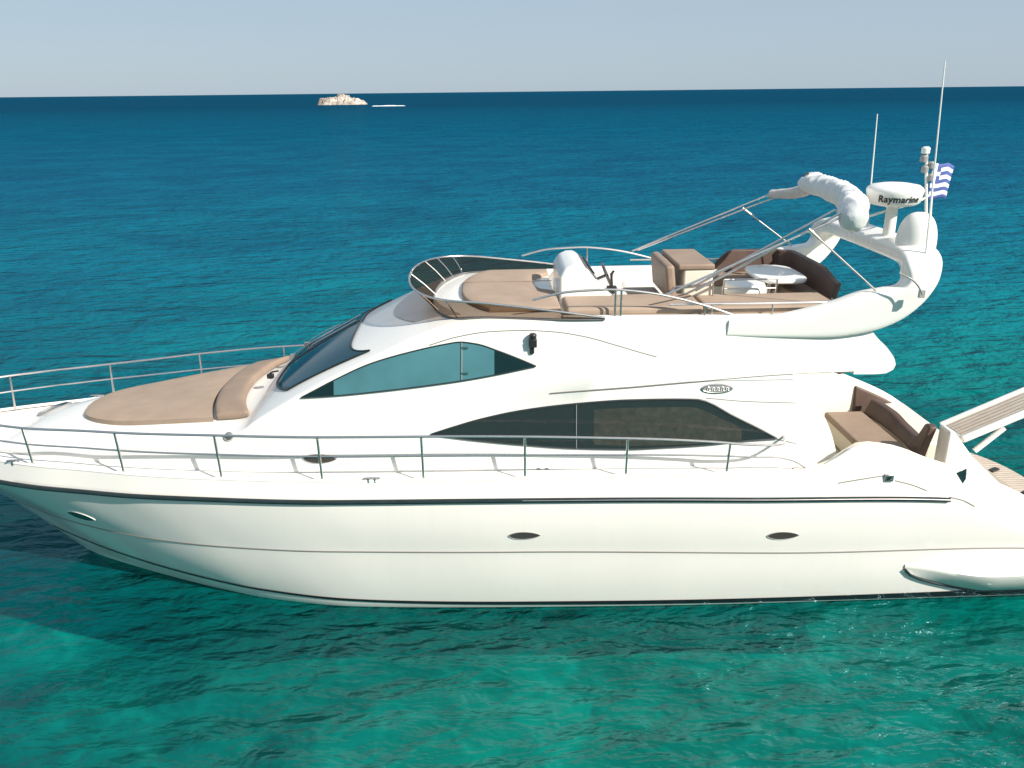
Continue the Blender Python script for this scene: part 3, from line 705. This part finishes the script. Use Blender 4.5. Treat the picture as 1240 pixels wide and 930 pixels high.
# swim platform and stair
poly = []
for b in [-2.05+4.1*k/24 for k in range(25)]: poly.append((9.85-.55*abs(b/2.05)**3.2, CY-b))
poly += [(8.3, CY-2.05), (8.3, CY+2.05)]
g = G(); g.prismz(poly, .38, .56); plat = g.build('swim_platform', M['white'], yacht, bevel=.03)
pin = [(lerp(9.05, x, .94), CY+(y-CY)*.95) for x, y in poly]; g = G(); g.prismz(pin, .56, .585); g.build('teak_decking', M['teak'], plat)
for dx, dy in ((9.15, .9), (9.4, 1.0), (9.45, .1)):
    g = G(); g.box((dx, CY+dy, .60), (.22, .10, .03), .5); g.build('deck_clip', M['black'], plat, bevel=.008)
g = G(); g.prism([(7.6, 1.15), (8.1, 1.15), (8.45, .5), (7.6, .5)], CY-.4, CY+1.95); g.build('boarding_step', M['white'], yacht, bevel=.04)

# passerelle, half raised
a0, a1 = at(1138, 514, CY+.75), at(1262, 462, CY+.75); b0, b1 = at(1166, 532, CY+.12), at(1262, 490, CY+.12)
a1 = a0+(a1-a0)*1.5; b1 = b0+(a1-a0)
n_ = (a1-a0).cross(b0-a0).normalized(); n_ = n_ if n_.z > 0 else -n_
g = G(); g.slab([[a0, b0], [a1, b1]], n_*-.09); pas = g.build('passerelle', M['white'], yacht, bevel=.02)
wv = (b0-a0); lv = (a1-a0)
g = G(); g.slab([[a0+wv*.14+lv*.02+n_*.006, a0+wv*.86+lv*.02+n_*.006], [a1+wv*.14+n_*.006, a1+wv*.86+n_*.006]], n_*-.02); g.build('teak_tread', M['teak'], pas)
for w in (.04, .96):
    g = G(); g.slab([[a0+wv*(w-.04)+n_*.05, a0+wv*(w+.04)+n_*.05], [a1+wv*(w-.04)+n_*.05, a1+wv*(w+.04)+n_*.05]], n_*-.05); g.build('side_rail', M['white'], pas, bevel=.01)
g = G(); g.tube([at(1216, 518, CY+.2), at(1180, 546, CY+.2)], .05, 10, 0); g.build('lifting_strut', M['white'], pas)

# ---- flybridge
# low smoked windscreen wrapping the front
def fw_base(s):   # s -1..1 round the front
    a = abs(s)
    if a < .5:
        t = a/.5*math.pi/2; X = -.25-.58*math.cos(t)**.9; b = 1.52*math.sin(t)**.8
    else:
        t = (a-.5)/.5; X = -.25+t*1.85; b = 1.52+.15*sstep(t, 0, .8)
    z = crown(X, min(b, wallb(X, ZS(X))*.985))+.012
    return P(X, b if s > 0 else -b, z), a
fz = pchip([(0, 4.72), (.3, 4.69), (.5, 4.66), (.65, 4.60), (.8, 4.53), (1, 4.42)])
def fw_pt(s, v):
    p, a = fw_base(s)
    if a < .5:
        t = a/.5*math.pi/2; X = -.25-.93*math.cos(t)**.85; b = 1.63*math.sin(t)**.85
    else:
        t = (a-.5)/.5; X = -.25+t*1.85; b = 1.63+.05*sstep(t, 0, .8)
    q = P(X, b if s > 0 else -b, fz(a)); return lerp(p, q, v)
SS = [-1+2*k/80 for k in range(81)]
rows = [[fw_pt(s, v) for s in SS] for v in (0, .25, .5, .75, 1)]
g = G(); g.slab(rows, (.006, 0, -.004)); fws = g.build('flybridge_windscreen', M['smoke'], yacht, smooth=60)
g = G(); g.tube([fw_pt(s, 1) for s in SS], .016, 8, 0); g.build('chrome_trim', M['chrome'], fws)
g = G(); g.tube([fw_pt(s, 0) for s in SS], .014, 6, 0); g.build('base_trim', M['dgrey'], fws)
for s in (-.40, -.30, -.20, .18, .40, .0):
    g = G(); g.tube([fw_pt(s, 0)+Vector((.03, 0, 0)), fw_pt(s, .5)+Vector((.03, 0, .0)), fw_pt(s, 1)], .010, 6, 0); g.build('support_strut', M['chrome'] if s < 0 else M['white'], fws)
# helm console
prof = [at(677, 364, 11.7), at(677, 325, 11.7), at(683, 315, 11.7), at(693, 310.5, 11.7), at(703, 310, 11.7), at(712, 318, 11.7), at(722, 331, 11.7), at(745, 352, 11.7), at(745, 364, 11.7)]
pz = [(p.x, p.z-.10) for p in prof]; pz[0] = (pz[1][0], FLOOR); pz[-1] = (pz[-2][0], FLOOR)
g = G(); g.prism(pz, 11.55, 12.75); con = g.build('helm_console', M['white'], yacht, bevel=.04, seg=4)
pa, pb = Vector((pz[4][0]+.02, 0, pz[4][1]-.01)), Vector((pz[7][0]-.12, 0, pz[7][1]+.06)); dsl = (pb-pa); nn = Vector((-dsl.z, 0, dsl.x)).normalized(); nn = nn if nn.z > 0 else -nn
g = G(); g.slab([[pa+dsl*.12+nn*.03+Vector((0, 11.65, 0)), pa+dsl*.12+nn*.03+Vector((0, 12.65, 0))], [pa+dsl*.52+nn*.03+Vector((0, 11.65, 0)), pa+dsl*.52+nn*.03+Vector((0, 12.65, 0))]], nn*-.05); g.build('instrument_panel', M['dgrey'], con, bevel=.01)
for k in range(4):
    c = pa+dsl*.32+nn*.035+Vector((0, 11.8+.24*k, 0)); g = G(); g.lathe([(.075, 0), (.08, .012), (.06, .018), (0, .018)], c, 18, Vector((0, 0, 1)).rotation_difference(nn).to_matrix()); g.build('gauge', M['black'], con)
c = pa+dsl*.78+nn*.16+Vector((0, 12.05, 0)); q = Vector((0, 0, 1)).rotation_difference((nn+Vector((.8, 0, 0))).normalized()).to_matrix()
g = G(); g.tube([c+q @ Vector((.19*math.cos(a), .19*math.sin(a), 0)) for a in [2*math.pi*k/24 for k in range(25)]], .016, 8, 0)
for k in range(3): a = 2.1*k; g.tube([c, c+q @ Vector((.19*math.cos(a), .19*math.sin(a), 0))], .011, 6, 0)
g.tube([c, c-q @ Vector((0, 0, .16))], .025, 8, 0); g.build('steering_wheel', M['dgrey'], con)
c = at(741, 338, 11.75); g = G(); g.box(c+Vector((0, 0, -.16)), (.14, .12, .10)); g.tube([c+Vector((0, .03, -.12)), c+Vector((.0, .03, .06)), c+Vector((.03, .03, .12))], .018, 8, 3); g.tube([c+Vector((0, -.04, -.12)), c+Vector((-.02, -.04, .10))], .018, 8, 3); g.build('throttle_lever', M['black'], con)
g = G(); g.box((1.9, 11.85, 4.12), (.45, .4, .68)); g.build('side_pod', M['white'], con, bevel=.05, seg=3)
# helm seat with wet bar behind
sx0, sx1 = at(826, 340, 11.55).x, at(862, 340, 11.55).x; ztop = at(840, 326, 11.55).z
g = G(); g.box(((sx0+sx1)/2+.02, 12.15, (FLOOR+ztop)/2), (sx1-sx0, 1.2, ztop-FLOOR)); seat = g.build('helm_seat', M['cream'], yacht, bevel=.035, seg=3)
cush('padded_cover', ((sx0+sx1)/2-.02, 12.15, ztop+.03), (sx1-sx0+.10, 1.24, .09), M['tan2'], seat, bev=.03)
cush('backrest', (sx0-.16, 12.12, ztop-.20), (.14, 1.16, .52), M['tan2'], seat, ry=-.12)
cush('seat_cushion', (sx0-.42, 12.12, 4.28), (.55, 1.14, .16), M['tan2'], seat)
g = G(); g.box((sx0-.36, 12.12, 4.0), (.62, 1.1, .46)); g.build('seat_base', M['white'], seat, bevel=.03)
g = G(); g.tube([(sx1+.02, 11.52, 3.8), (sx1+.02, 11.52, ztop-.25), (sx1+.02, 11.52, ztop-.2), (sx0-.1, 11.52, ztop-.25), (sx0-.3, 11.52, 4.4)], .014, 6, 0); g.build('grab_rail', M['chrome'], seat)
# port side lounge pads along the coaming
def padrow(name, X0, X1, bo, bi, z, th, m, parent, n=16):
    rows = [[P(lerp(X0, X1, k/n), lerp(bo(lerp(X0, X1, k/n)), bi, t), z-.0*t) for t in (0, .3, .7, 1)] for k in range(n+1)]
    g = G(); g.slab(rows, (0, 0, -th)); return g.build(name, m, parent, bevel=.045, seg=4, smooth=60)
bo = lambda X: wallb(X, 4.36)-.19
g = G(); g.box((3.0, CY-1.05, 4.08), (3.9, .9, .60)); lb = g.build('lounge_bench', M['cream'], yacht, bevel=.03)
padrow('lounge_cushion', 1.10, 3.02, bo, .66, 4.50, .13, M['tan'], lb); padrow('lounge_cushion', 3.06, 4.95, bo, .66, 4.48, .12, M['tan'], lb)
# starboard bench, inner white wall
g = G(); g.box((2.3, CY+1.40, 4.12), (2.2, .24, .72)); g.build('side_locker', M['white'], yacht, bevel=.04, seg=3)
# aft U-shaped seating
u = G(); u.box((5.02, CY+.35, 3.98), (.5, 2.6, .42)); u.box((4.3, CY+1.3, 3.98), (1.5, .5, .42)); useat = u.build('aft_settee', M['cream'], yacht, bevel=.03)
cush('seat_cushion', (5.0, CY+.15, 4.26), (.52, 2.2, .15), M['tan2'], useat); cush('seat_cushion', (4.25, CY+1.28, 4.26), (1.4, .52, .15), M['tan2'], useat)
rows = []
for k in range(25):
    t = k/24
    if t < .45: q = (3.7+t/.45*1.35, 1.56)
    elif t < .6: a = (t-.45)/.15*math.pi/2; q = (5.05+.22*math.sin(a), 1.34+.22*math.cos(a))
    else: q = (5.27, 1.34-(t-.6)/.4*1.9)
    hh = .46*sstep(t, 0, .2)*(1-.3*sstep(t, .85, 1))+.05; rows.append([Vector((q[0], CY+q[1], 4.2)), Vector((q[0]+.03*(t > .5), CY+q[1]+.03*(t < .5), 4.2+hh*.5)), Vector((q[0]+.07*(t > .5), CY+q[1]+.06*(t < .5), 4.2+hh))])
g = G(); g.slab(rows, lambda p: Vector((-.10 if p.x > 5.15 else -.02, -.10 if p.y > CY+1.3 else -.02, 0))); g.build('backrest', M['brown'], useat, bevel=.03, seg=3, smooth=60)
# table
tp = []
for k in range(36):
    a = 2*math.pi*k/36; c_, s_ = math.cos(a), math.sin(a); tp.append((4.66+.40*math.copysign(abs(c_)**.6, c_), CY+.42+.62*math.copysign(abs(s_)**.6, s_)))
g = G(); g.prismz(tp, 4.49, 4.55); tab = g.build('table', M['white'], yacht, bevel=.02)
g = G(); g.lathe([(.16, FLOOR), (.16, FLOOR+.03), (.05, FLOOR+.06), (.05, 4.48)], (4.6, CY+.42, 0), 18); g.build('pedestal', M['chrome'], tab)
# white rounded seat pod with steel frame
g = G(); ring = []
for k in range(13):
    a = math.pi*k/12; ring.append((4.05-.0, 0))
g = G(); g.lathe([(.30, FLOOR), (.34, 4.1), (.34, 4.42), (.30, 4.5), (.0, 4.52)], (4.02, CY-.08, 0), 26); g.build('stool_pod', M['white'], yacht, smooth=50)
g = G()
for x in (3.55, 4.35): g.tube([(x, CY-.55, FLOOR), (x, CY-.55, 4.66)], .014, 6, 0)
g.tube([(3.55, CY-.55, 4.66), (4.35, CY-.55, 4.66)], .014, 6, 0); g.tube([(3.55, CY-.55, 4.52), (4.35, CY-.55, 4.52)], .011, 6, 0); g.build('stair_rail', M['chrome'], yacht)
# flybridge hand rails on both coamings
fr_pts = [(.61, 4.66), (1.0, 4.755), (1.4, 4.785), (1.8, 4.785), (2.36, 4.71), (2.94, 4.56), (3.41, 4.40)]
for s_ in (1, -1):
    g = G(); g.tube([P(X, s_*(wallb(X, 4.38)-.05), z) for X, z in fr_pts], .017, 8, 5); r_ = g.build('flybridge_rail', M['chrome'], yacht)
    for X in (1.75, 1.83, 3.0) if s_ == 1 else (1.75, 3.0):
        z = pchip(fr_pts)(X); g = G(); g.tube([P(X, s_*(wallb(X, 4.38)-.05), 4.39), P(X, s_*(wallb(X, 4.38)-.05), z)], .015, 8, 0); g.build('post', M['chrome'], r_)
    g = G(); g.tube([P(X, s_*(wallb(X, 4.38)-.08), 4.56-.005*(X-2.5)) for X in (2.5, 3.2, 4, 4.6, 5.1)], .017, 8, 3)
    for X in (3.1, 3.95, 4.6): g.tube([P(X, s_*(wallb(X, 4.38)-.08), 4.38), P(X, s_*(wallb(X, 4.38)-.08), 4.55)], .013, 6, 0)
    g.build('aft_hand_rail', M['chrome'], yacht)

# ---- radar arch
AS = [  # lower/outer edge, upper/inner edge in X,z ; mid half-breadth ; half thickness
    ((3.30, 4.13), (3.32, 4.35), 1.655, .055), ((3.9, 4.10), (4.0, 4.41), 1.650, .085), ((4.66, 4.08), (4.7, 4.56), 1.645, .115), ((5.25, 4.15), (5.15, 4.71), 1.645, .135),
    ((5.67, 4.31), (5.43, 4.75), 1.645, .15), ((5.98, 4.59), (5.64, 4.78), 1.645, .16), ((6.14, 4.88), (5.71, 4.89), 1.63, .165), ((6.18, 5.08), (5.69, 5.0), 1.58, .165),
    ((6.17, 5.17), (5.71, 5.08), 1.47, .14), ((6.14, 5.21), (5.72, 5.13), 1.30, .12), ((6.12, 5.22), (5.72, 5.14), 1.0, .11), ((6.12, 5.22), (5.72, 5.14), .5, .11), ((6.12, 5.22), (5.72, 5.14), 0, .11)]
def spl(i, f): return pchip([(k, f(AS[k])) for k in range(len(AS))])
fns = [spl(0, f) for f in (lambda a: a[0][0], lambda a: a[0][1], lambda a: a[1][0], lambda a: a[1][1], lambda a: a[2], lambda a: a[3])]
NA = 84; fr_ = []
for k in range(NA+1):
    t = k/NA*(len(AS)-1); lx, lz, ux, uz, bc, ht = [f(t) for f in fns]
    fr_.append((P((lx+ux)/2, bc, (lz+uz)/2), Vector(((ux-lx)/2, 0, (uz-lz)/2)), ht))
rings = []
for k, (c, ax, ht) in enumerate(fr_):
    tg = (fr_[min(k+1, NA)][0]-fr_[max(k-1, 0)][0]).normalized(); a2 = tg.cross(ax).normalized()*ht; ring = []
    for j in range(28):
        a = 2*math.pi*j/28; ca, sa = math.cos(a), math.sin(a); e = .34
        ring.append(c+ax*math.copysign(abs(ca)**e, ca)+a2*math.copysign(abs(sa)**e, sa))
    rings.append(ring)
def flip(ring): return [Vector((p.x, 2*CY-p.y, p.z)) for p in ring]
g = G(); g.loft(rings+[flip(r_) for r_ in reversed(rings[:-1])]); arch = g.build('radar_arch', M['white'], yacht, smooth=55)

# ---- radar scanner with the maker's lettering
RC = at(1085, 222, 11.75); RX, RY = RC.x, RC.y; rz0 = RC.z
def lerpz(py): return at(1085, py, RY).z
zt_, zr, zb_, zp = lerpz(221), lerpz(231), lerpz(247), lerpz(288)
R_ = (at(1117, 231, RY).x-at(1054, 231, RY).x)/2
g = G(); g.lathe([(R_*.55, zb_-.02), (R_*.80, zb_+.0), (R_*.93, zb_+.04), (R_, zr-.02), (R_*1.01, zr+.02), (R_*.97, zr+.05), (R_*.85, zr+.085), (R_*.5, zr+.11), (0, zr+.118)], (RX, RY, 0), 48)
radar = g.build('radar_scanner', M['dome'], yacht, smooth=40)
g = G(); g.lathe([(.13, zp-.10), (.12, zp-.0), (.085, zp+.05), (.08, zb_-.06), (.12, zb_-.02)], (RX, RY, 0), 20); g.build('pedestal', M['dome'], radar)
cu = bpy.data.curves.new('lettering_source', 'FONT'); cu.body = 'Raymarine'; cu.size = .135; cu.align_x = 'CENTER'; cu.extrude = .0; cu.offset = .0035; cu.space_character = 1.06; cu.resolution_u = 2
to = bpy.data.objects.new('lettering_source', cu); COL.objects.link(to); bpy.context.view_layer.update()
tm = bpy.data.meshes.new_from_object(to.evaluated_get(bpy.context.evaluated_depsgraph_get()))
bmt = bmesh.new(); bmt.from_mesh(tm); bmesh.ops.subdivide_edges(bmt, edges=[e for e in bmt.edges if e.calc_length() > .03], cuts=2); bmt.to_mesh(tm); bmt.free()
tv = []
vdir = math.atan2(-RY, -RX)+.22
for v in tm.vertices:
    x, y = v.co.x+.12*v.co.y, v.co.y
    z = (zb_+.062)+y*1.0; rr = R_*lerp(.945, 1.0, min(1, max(0, (z-zb_-.04)/(zr-.02-zb_-.04))))+.006
    a = vdir+x/R_; tv.append((RX+rr*math.cos(a), RY+rr*math.sin(a), z))
mk('lettering', tv, [tuple(p.vertices) for p in tm.polygons], M['letter'], radar, smooth=0)
bpy.data.objects.remove(to); bpy.data.curves.remove(cu); bpy.data.meshes.remove(tm)
# satellite dome
DC = at(1107, 305, 11.15); dz = DC.z; Rd = (at(1130, 285, 11.15).x-at(1085, 285, 11.15).x)/2; zt2 = at(1107, 257, 11.15).z
pr = [(Rd*.9, dz-.12), (Rd*.95, dz), (Rd, dz+.02)]+[(Rd*math.cos(a)**.75, lerp(dz+.14, zt2, math.sin(a))) for a in [k/10*math.pi/2 for k in range(10)]]+[(0, zt2)]
g = G(); g.lathe(pr, (DC.x, 11.15, 0), 36); sdome = g.build('satellite_dome', M['dome'], yacht, smooth=60)
g = G(); g.lathe([(Rd*1.0, dz+.015), (Rd*1.02, dz+.03), (Rd*1.0, dz+.045)], (DC.x, 11.15, 0), 36); g.build('base_band', M['grey'], sdome)
# whip antennas
def whip(x0, y0, x1, y1, b, r=.014):
    g = G(); p0, p1 = at(x0, y0, CY-b), at(x1, y1, CY-b); g.tube([p0, p1], [r, r*.55], 8, 0); g.tube([p0, lerp(p0, p1, .12)], r*1.6, 8, 0); return g.build('whip_antenna', M['dome'], yacht)
whip(1116, 358, 1144.5, 74, 1.62, .015); whip(1050, 276, 1062.5, 138, -.45, .014)
g = G(); c0 = at(1116, 356, CY-1.97); g.box(c0, (.07, .05, .10)); g.tube([c0+Vector((0, -.02, 0)), c0+Vector((-.08, -.02, .12)), c0+Vector((-.2, -.03, .22)), c0+Vector((-.32, .03, .27))], .012, 6, 4); g.build('antenna_bracket', M['grey'], yacht)
# signal mast with lights
MB_ = .35
m0, m1 = at(1121, 300, CY-MB_), at(1122, 180, CY-MB_)
g = G(); g.tube([m0, m1], .022, 8, 0); g.tube([at(1127, 262, CY-MB_), at(1131, 196, CY-MB_)], .013, 8, 0)
mast = g.build('signal_mast', M['dome'], yacht)
g = G(); g.tube([at(1052, 262, CY-MB_), at(1075, 255, CY-MB_), at(1100, 248, CY-MB_), at(1116, 242, CY-MB_), at(1130, 233, CY-MB_)], .018, 8, 4); g.build('cross_arm', M['dome'], mast)
for px, py, w in ((1121, 182, .06), (1119, 192, .055), (1128, 200, .05), (1120, 205, .05), (1127, 215, .045)):
    c = at(px, py, CY-MB_-.02); g = G(); g.lathe([(w*.6, -.05), (w, -.04), (w, .03), (w*.7, .05), (0, .055)], c, 14); g.build('signal_lamp', M['grey'] if px != 1121 else M['dome'], mast)

# ---- folded bimini
bim = empty('bimini_top', (4.7, CY, 5.75), 'folded sun awning in a wrinkled white cover on steel bows above the flybridge seats', 'awning')
ends = [at(938, 236, CY+1.55), at(985, 215, CY+.75), at(1005, 226, CY+.2), at(1025, 240, CY-.7), at(1031, 262, CY-1.5)]
# cover: a roll across the boat, thick and wrinkled
def roll(pts, r0, r1, wr, name, m, n=44, k=16, seed=1):
    rnd = random.Random(seed); pp = catmull([Vector(p) for p in pts], k); rings = []; nrm = None
    ph = [rnd.uniform(0, 6.28) for _ in range(8)]
    for i, p in enumerate(pp):
        t = (pp[min(i+1, len(pp)-1)]-pp[max(i-1, 0)]).normalized()
        nrm = Vector((1, 0, 0)) if nrm is None else nrm; nrm = (nrm-t*nrm.dot(t)).normalized(); b = t.cross(nrm); s = i/(len(pp)-1); R0 = lerp(r0, r1, s)*(1-max(0, (s-.84)/.16)**2.2*.75); ring = []
        for j in range(n):
            a = 2*math.pi*j/n
            q = R0*(1+wr*math.sin(2*a+ph[0]+s*5)*.45+wr*math.sin(3*a+ph[1]-s*8)*.25+wr*((1-abs(math.sin(s*15+1.3*math.sin(a+ph[2])+.5*math.sin(3*a+ph[3]))))**2.2-.3)*.95+wr*((1-abs(math.sin(s*24-1.9*math.sin(a+ph[4]))))**3-.2)*.5)
            ring.append(p+nrm*math.cos(a)*q*1.05+b*math.sin(a)*q)
        rings.append(ring)
    g = G(); g.loft(rings); return g.build(name, m, bim, smooth=75)
roll([at(979, 221, CY+.85), at(998, 226, CY+.35), at(1016, 233, CY-.25), at(1030, 243, CY-.85), at(1034, 258, CY-1.35), at(1030, 272, CY-1.6)], .165, .20, .17, 'canvas_cover', M['canvas'])
g = G(); c = at(978, 221, CY+.88); g.lathe([(.13, -.05), (.15, .0), (.12, .03)], c+Vector((-.05, 0, .02)), 18, Vector((0, 0, 1)).rotation_difference(Vector((-.8, .55, .2)).normalized()).to_matrix()); g.build('cover_opening', M['black'], bim)
roll([at(934, 235, CY+1.6), at(958, 234, CY+1.25), at(982, 229, CY+.8)], .075, .10, .12, 'folded_fabric', M['pinkcanvas'], 16, 6, 3)
BW = [((938, 233), (765, 304), 1.6, 1.62), ((941, 238), (772, 303), 1.58, 1.62)]
for (t0, b0_, by, bb) in BW: 
    g = G(); g.tube([at(*t0, CY+by), at(*b0_, CY+bb)], .016, 8, 0); g.build('bow_pole', M['chrome'], bim)
for t0, b0_, by, bb in (((1012, 254), (838, 348), -1.5, -1.0), ((1018, 258), (842, 352), -1.5, -1.1), ((1016, 264), (806, 357), -1.45, -1.5)):
    g = G(); g.tube([at(*t0, CY+by), at(*b0_, CY+bb)], .017, 8, 0); g.build('bow_pole', M['chrome'], bim)
for t0, b0_, by, bb in (((899, 252), (979, 313), 1.6, 1.7), ((979, 277), (1062, 353), -1.52, -1.72)):
    g = G(); a_, c_ = at(*t0, CY+by), at(*b0_, CY+bb); g.tube([a_, c_], .013, 8, 0); g.tube([a_, lerp(a_, c_, .16)], .024, 8, 0); g.build('rear_stay', M['chrome'], bim)
g = G(); g.tube([at(938, 236, CY+1.6), at(985, 222, CY+.8), at(1012, 232, CY), at(1028, 258, CY-1.5)], .02, 8, 4); g.build('cross_bow', M['chrome'], bim)

# ---- sun pads (loose cushions)
pad = empty('sun_pad', (-5.2, CY, 2.7), 'big tan sun pad tapering towards the bow on the white foredeck', 'sun pad')
pw = pchip([(-6.42, .10), (-6.37, .30), (-6.25, .50), (-6.0, .69), (-5.5, .90), (-4.8, 1.08), (-4.0, 1.25), (-3.5, 1.33)])
def padmesh(X0, X1, th, ins=0, aft=lambda b: 0, front=lambda b: 0, n=26, m=20):
    rows = []
    for k in range(n+1):
        r = []
        for j in range(m+1):
            u = -1+2*j/m; X = lerp(X0, X1, k/n); b = u*(pw(X)-ins); Xs = X+aft(b)*(k/n)+front(b)*(1-k/n)
            puff = (1-u**6)*(1-(2*k/n-1)**6); r.append(P(Xs, b, crown(Xs, min(abs(b), wallb(Xs, ZS(Xs))*.98))+th*(.75+.25*puff)))
        rows.append(r)
    g = G(); g.slab(rows, (0, 0, -th*.74)); return g
cf = lambda b: -.16*(abs(b)/1.3)**2
padmesh(-6.42, -4.03, .10, aft=lambda b: -.26*(1-(abs(b)/1.3)**2)).build('mattress', M['tan'], pad, bevel=.03, seg=3, smooth=60)
padmesh(-3.99, -3.50, .14, ins=.0, front=lambda b: -.26*(1-(abs(b)/1.3)**2), aft=lambda b: -.30*(1-(abs(b)/1.3)**2), n=12).build('headrest_bolster', M['tan2'], pad, bevel=.04, seg=3, smooth=60)
fp = empty('sun_pad', (.35, CY, 4.45), 'tan sun pad with rounded corners behind the smoked flybridge windscreen', 'sun pad')
rows = []
for k in range(21):
    t = k/20; r = []
    for j in range(25):
        u = -1+2*j/24; b = u*1.30; Xf = -.40+.42*abs(u)**2.6; Xa = 1.03-.30*max(0, 1-((b+.30)/.62)**2)**.5; X = lerp(Xf, Xa, t)
        puff = (1-u**8)*(1-(2*t-1)**8); r.append(P(X, b, 4.43+.055+.03*puff))
    rows.append(r)
g = G(); g.slab(rows, (0, 0, -.075)); g.build('mattress', M['tan'], fp, bevel=.025, seg=3, smooth=60)
g = G(); g.tube([(lerp(-.36, 1.02, k/10), CY+.22, 4.519) for k in range(11)], .006, 6, 0); g.build('piping', M['tan2'], fp)

# ---- flag
def flag_mat():
    m, nt, p = mat('flag_cloth'); uv = nt.nodes.new('ShaderNodeUVMap'); s = nt.nodes.new('ShaderNodeSeparateXYZ'); nt.links.new(uv.outputs[0], s.inputs[0])
    st = math_(nt, 'GREATER_THAN', math_(nt, 'FRACT', math_(nt, 'MULTIPLY', s.outputs[1], 4.5)), .5)
    u, v = s.outputs[0], s.outputs[1]
    can = math_(nt, 'MULTIPLY', math_(nt, 'LESS_THAN', u, .37), math_(nt, 'GREATER_THAN', v, 4/9))
    cr = math_(nt, 'MAXIMUM', math_(nt, 'LESS_THAN', math_(nt, 'ABSOLUTE', math_(nt, 'SUBTRACT', u, .185)), .037), math_(nt, 'LESS_THAN', math_(nt, 'ABSOLUTE', math_(nt, 'SUBTRACT', v, .722)), .056))
    w = mix(nt, can, st, cr)      # 1 = white
    nt.links.new(mix(nt, w, (.07, .10, .30, 1), (.82, .82, .80, 1)), p.inputs['Base Color']); p.inputs['Roughness'].default_value = .8; return m
fl0 = at(1129.5, 198, CY-MB_); fh = fl0.z-at(1129.5, 243, CY-MB_).z; fwid = .80
nu, nv = 22, 12; V = []; Fc = []; UVS = []
for i in range(nu+1):
    for j in range(nv+1):
        u, v = i/nu, j/nv
        V.append((fl0.x+.02+fwid*u*.66-.05*(1-v)*u, fl0.y+.02+fwid*u*.40+.05*math.sin(7*u+1.5*v)*u, fl0.z-fh*(1-v)*(1-.08*u)-.06*u*u+.012*math.sin(9*u+2))); UVS.append((u, v))
for i in range(nu):
    for j in range(nv): a = i*(nv+1)+j; Fc.append((a, a+nv+1, a+nv+2, a+1))
me = bpy.data.meshes.new('flag'); me.from_pydata(V, [], Fc); uvl = me.uv_layers.new(name='UVMap')
for lp in me.loops: uvl.data[lp.index].uv = UVS[lp.vertex_index]
me.materials.append(flag_mat()); me.shade_smooth(); flag = bpy.data.objects.new('flag', me); COL.objects.link(flag)
so = flag.modifiers.new('thickness', 'SOLIDIFY'); so.thickness = .003
thing(flag, 'small blue and white striped flag fluttering from the mast on the radar arch', 'flag')

# ---- folded ropes on the cockpit locker (small dark bundles)
def rope(px, py, Y, r, label, seed):
    rnd = random.Random(seed); c = at(px, py, Y); g = G(); pts = []
    for k in range(46):
        a = k*.62; rr = r*(.7+.3*math.sin(k*1.7)); pts.append(c+Vector((rr*math.cos(a)*1.5, rr*math.sin(a), .012*(k//10)+.01*rnd.random())))
    g.tube(pts, .012, 6, 2); return thing(g.build('coiled_rope', M['dgrey']), label, 'rope')

# ================================================================== ISLET
def islet(name, cx, cy, w, d, h, seed, m):
    rnd = random.Random(seed); g = G(); n = 46; mrows = 18; rows = []
    bumps = [(rnd.uniform(-.85, .85), rnd.uniform(-.8, .8), rnd.uniform(.12, .34), rnd.uniform(.25, .75)) for _ in range(26)]+[(-.08, 0, .34, 1.0), (.12, .1, .3, .95), (.62, -.1, .2, .62), (-.66, -.1, .24, .40)]
    for j in range(mrows+1):
        r = []
        for i in range(n+1):
            u, v = -1+2*i/n, -1+2*j/mrows; e = max(0, 1-u*u)**.5*max(0, 1-v*v)**.5; z = 0
            for bx, by, br, bh in bumps: z = max(z, bh*max(0, 1-((u-bx)**2+(v-by)**2*.5)/(br*br))**.6)
            z = h*z*min(1, e*2.2)*(.82+.36*rnd.random())-.08*h*(1 if e < .25 else 0); r.append(Vector((cx+w*u/2+rnd.uniform(-.3, .3)*w/n, cy+d*v/2, z)))
        rows.append(r)
    g.grid(rows); o = g.build(name, m, smooth=0); return o
def rock_mat():
    m, nt, p = mat('pale_rock'); ps = pos(nt); n = noise(nt, .12, 6, .7, ps); n2 = noise(nt, .7, 4, .7, ps)
    c = ramp(nt, n.outputs[0], [(.35, (.22, .18, .15)), (.5, (.46, .40, .35)), (.68, (.66, .61, .56))])
    c = mix(nt, 1.0, c, ramp(nt, n2.outputs[0], [(.35, (.55, .52, .48)), (.6, (1, 1, 1))]), 'MULTIPLY')
    nt.links.new(c, p.inputs['Base Color']); p.inputs['Roughness'].default_value = .9; return m
M['rock'] = rock_mat()
a_, b_ = atz(386, 127, 0), atz(440, 127, 0); c_ = (a_+b_)/2
isl = islet('rocky_islet', c_.x, c_.y+10, 56/F*c_.y, 22, at(412, 114.5, c_.y).z, 5, M['rock']); isl['kind'] = 'structure'
thing(isl, 'small pale rocky islet breaking the sea near the horizon', 'islet')
a_, b_ = atz(452, 128.5, 0), atz(492, 128.5, 0); c_ = (a_+b_)/2
rf = islet('low_reef', c_.x, c_.y+3, 42/F*c_.y, 5, .45, 9, M['foam']); rf['kind'] = 'structure'
thing(rf, 'low reef awash with white foam beside the rocky islet', 'reef')
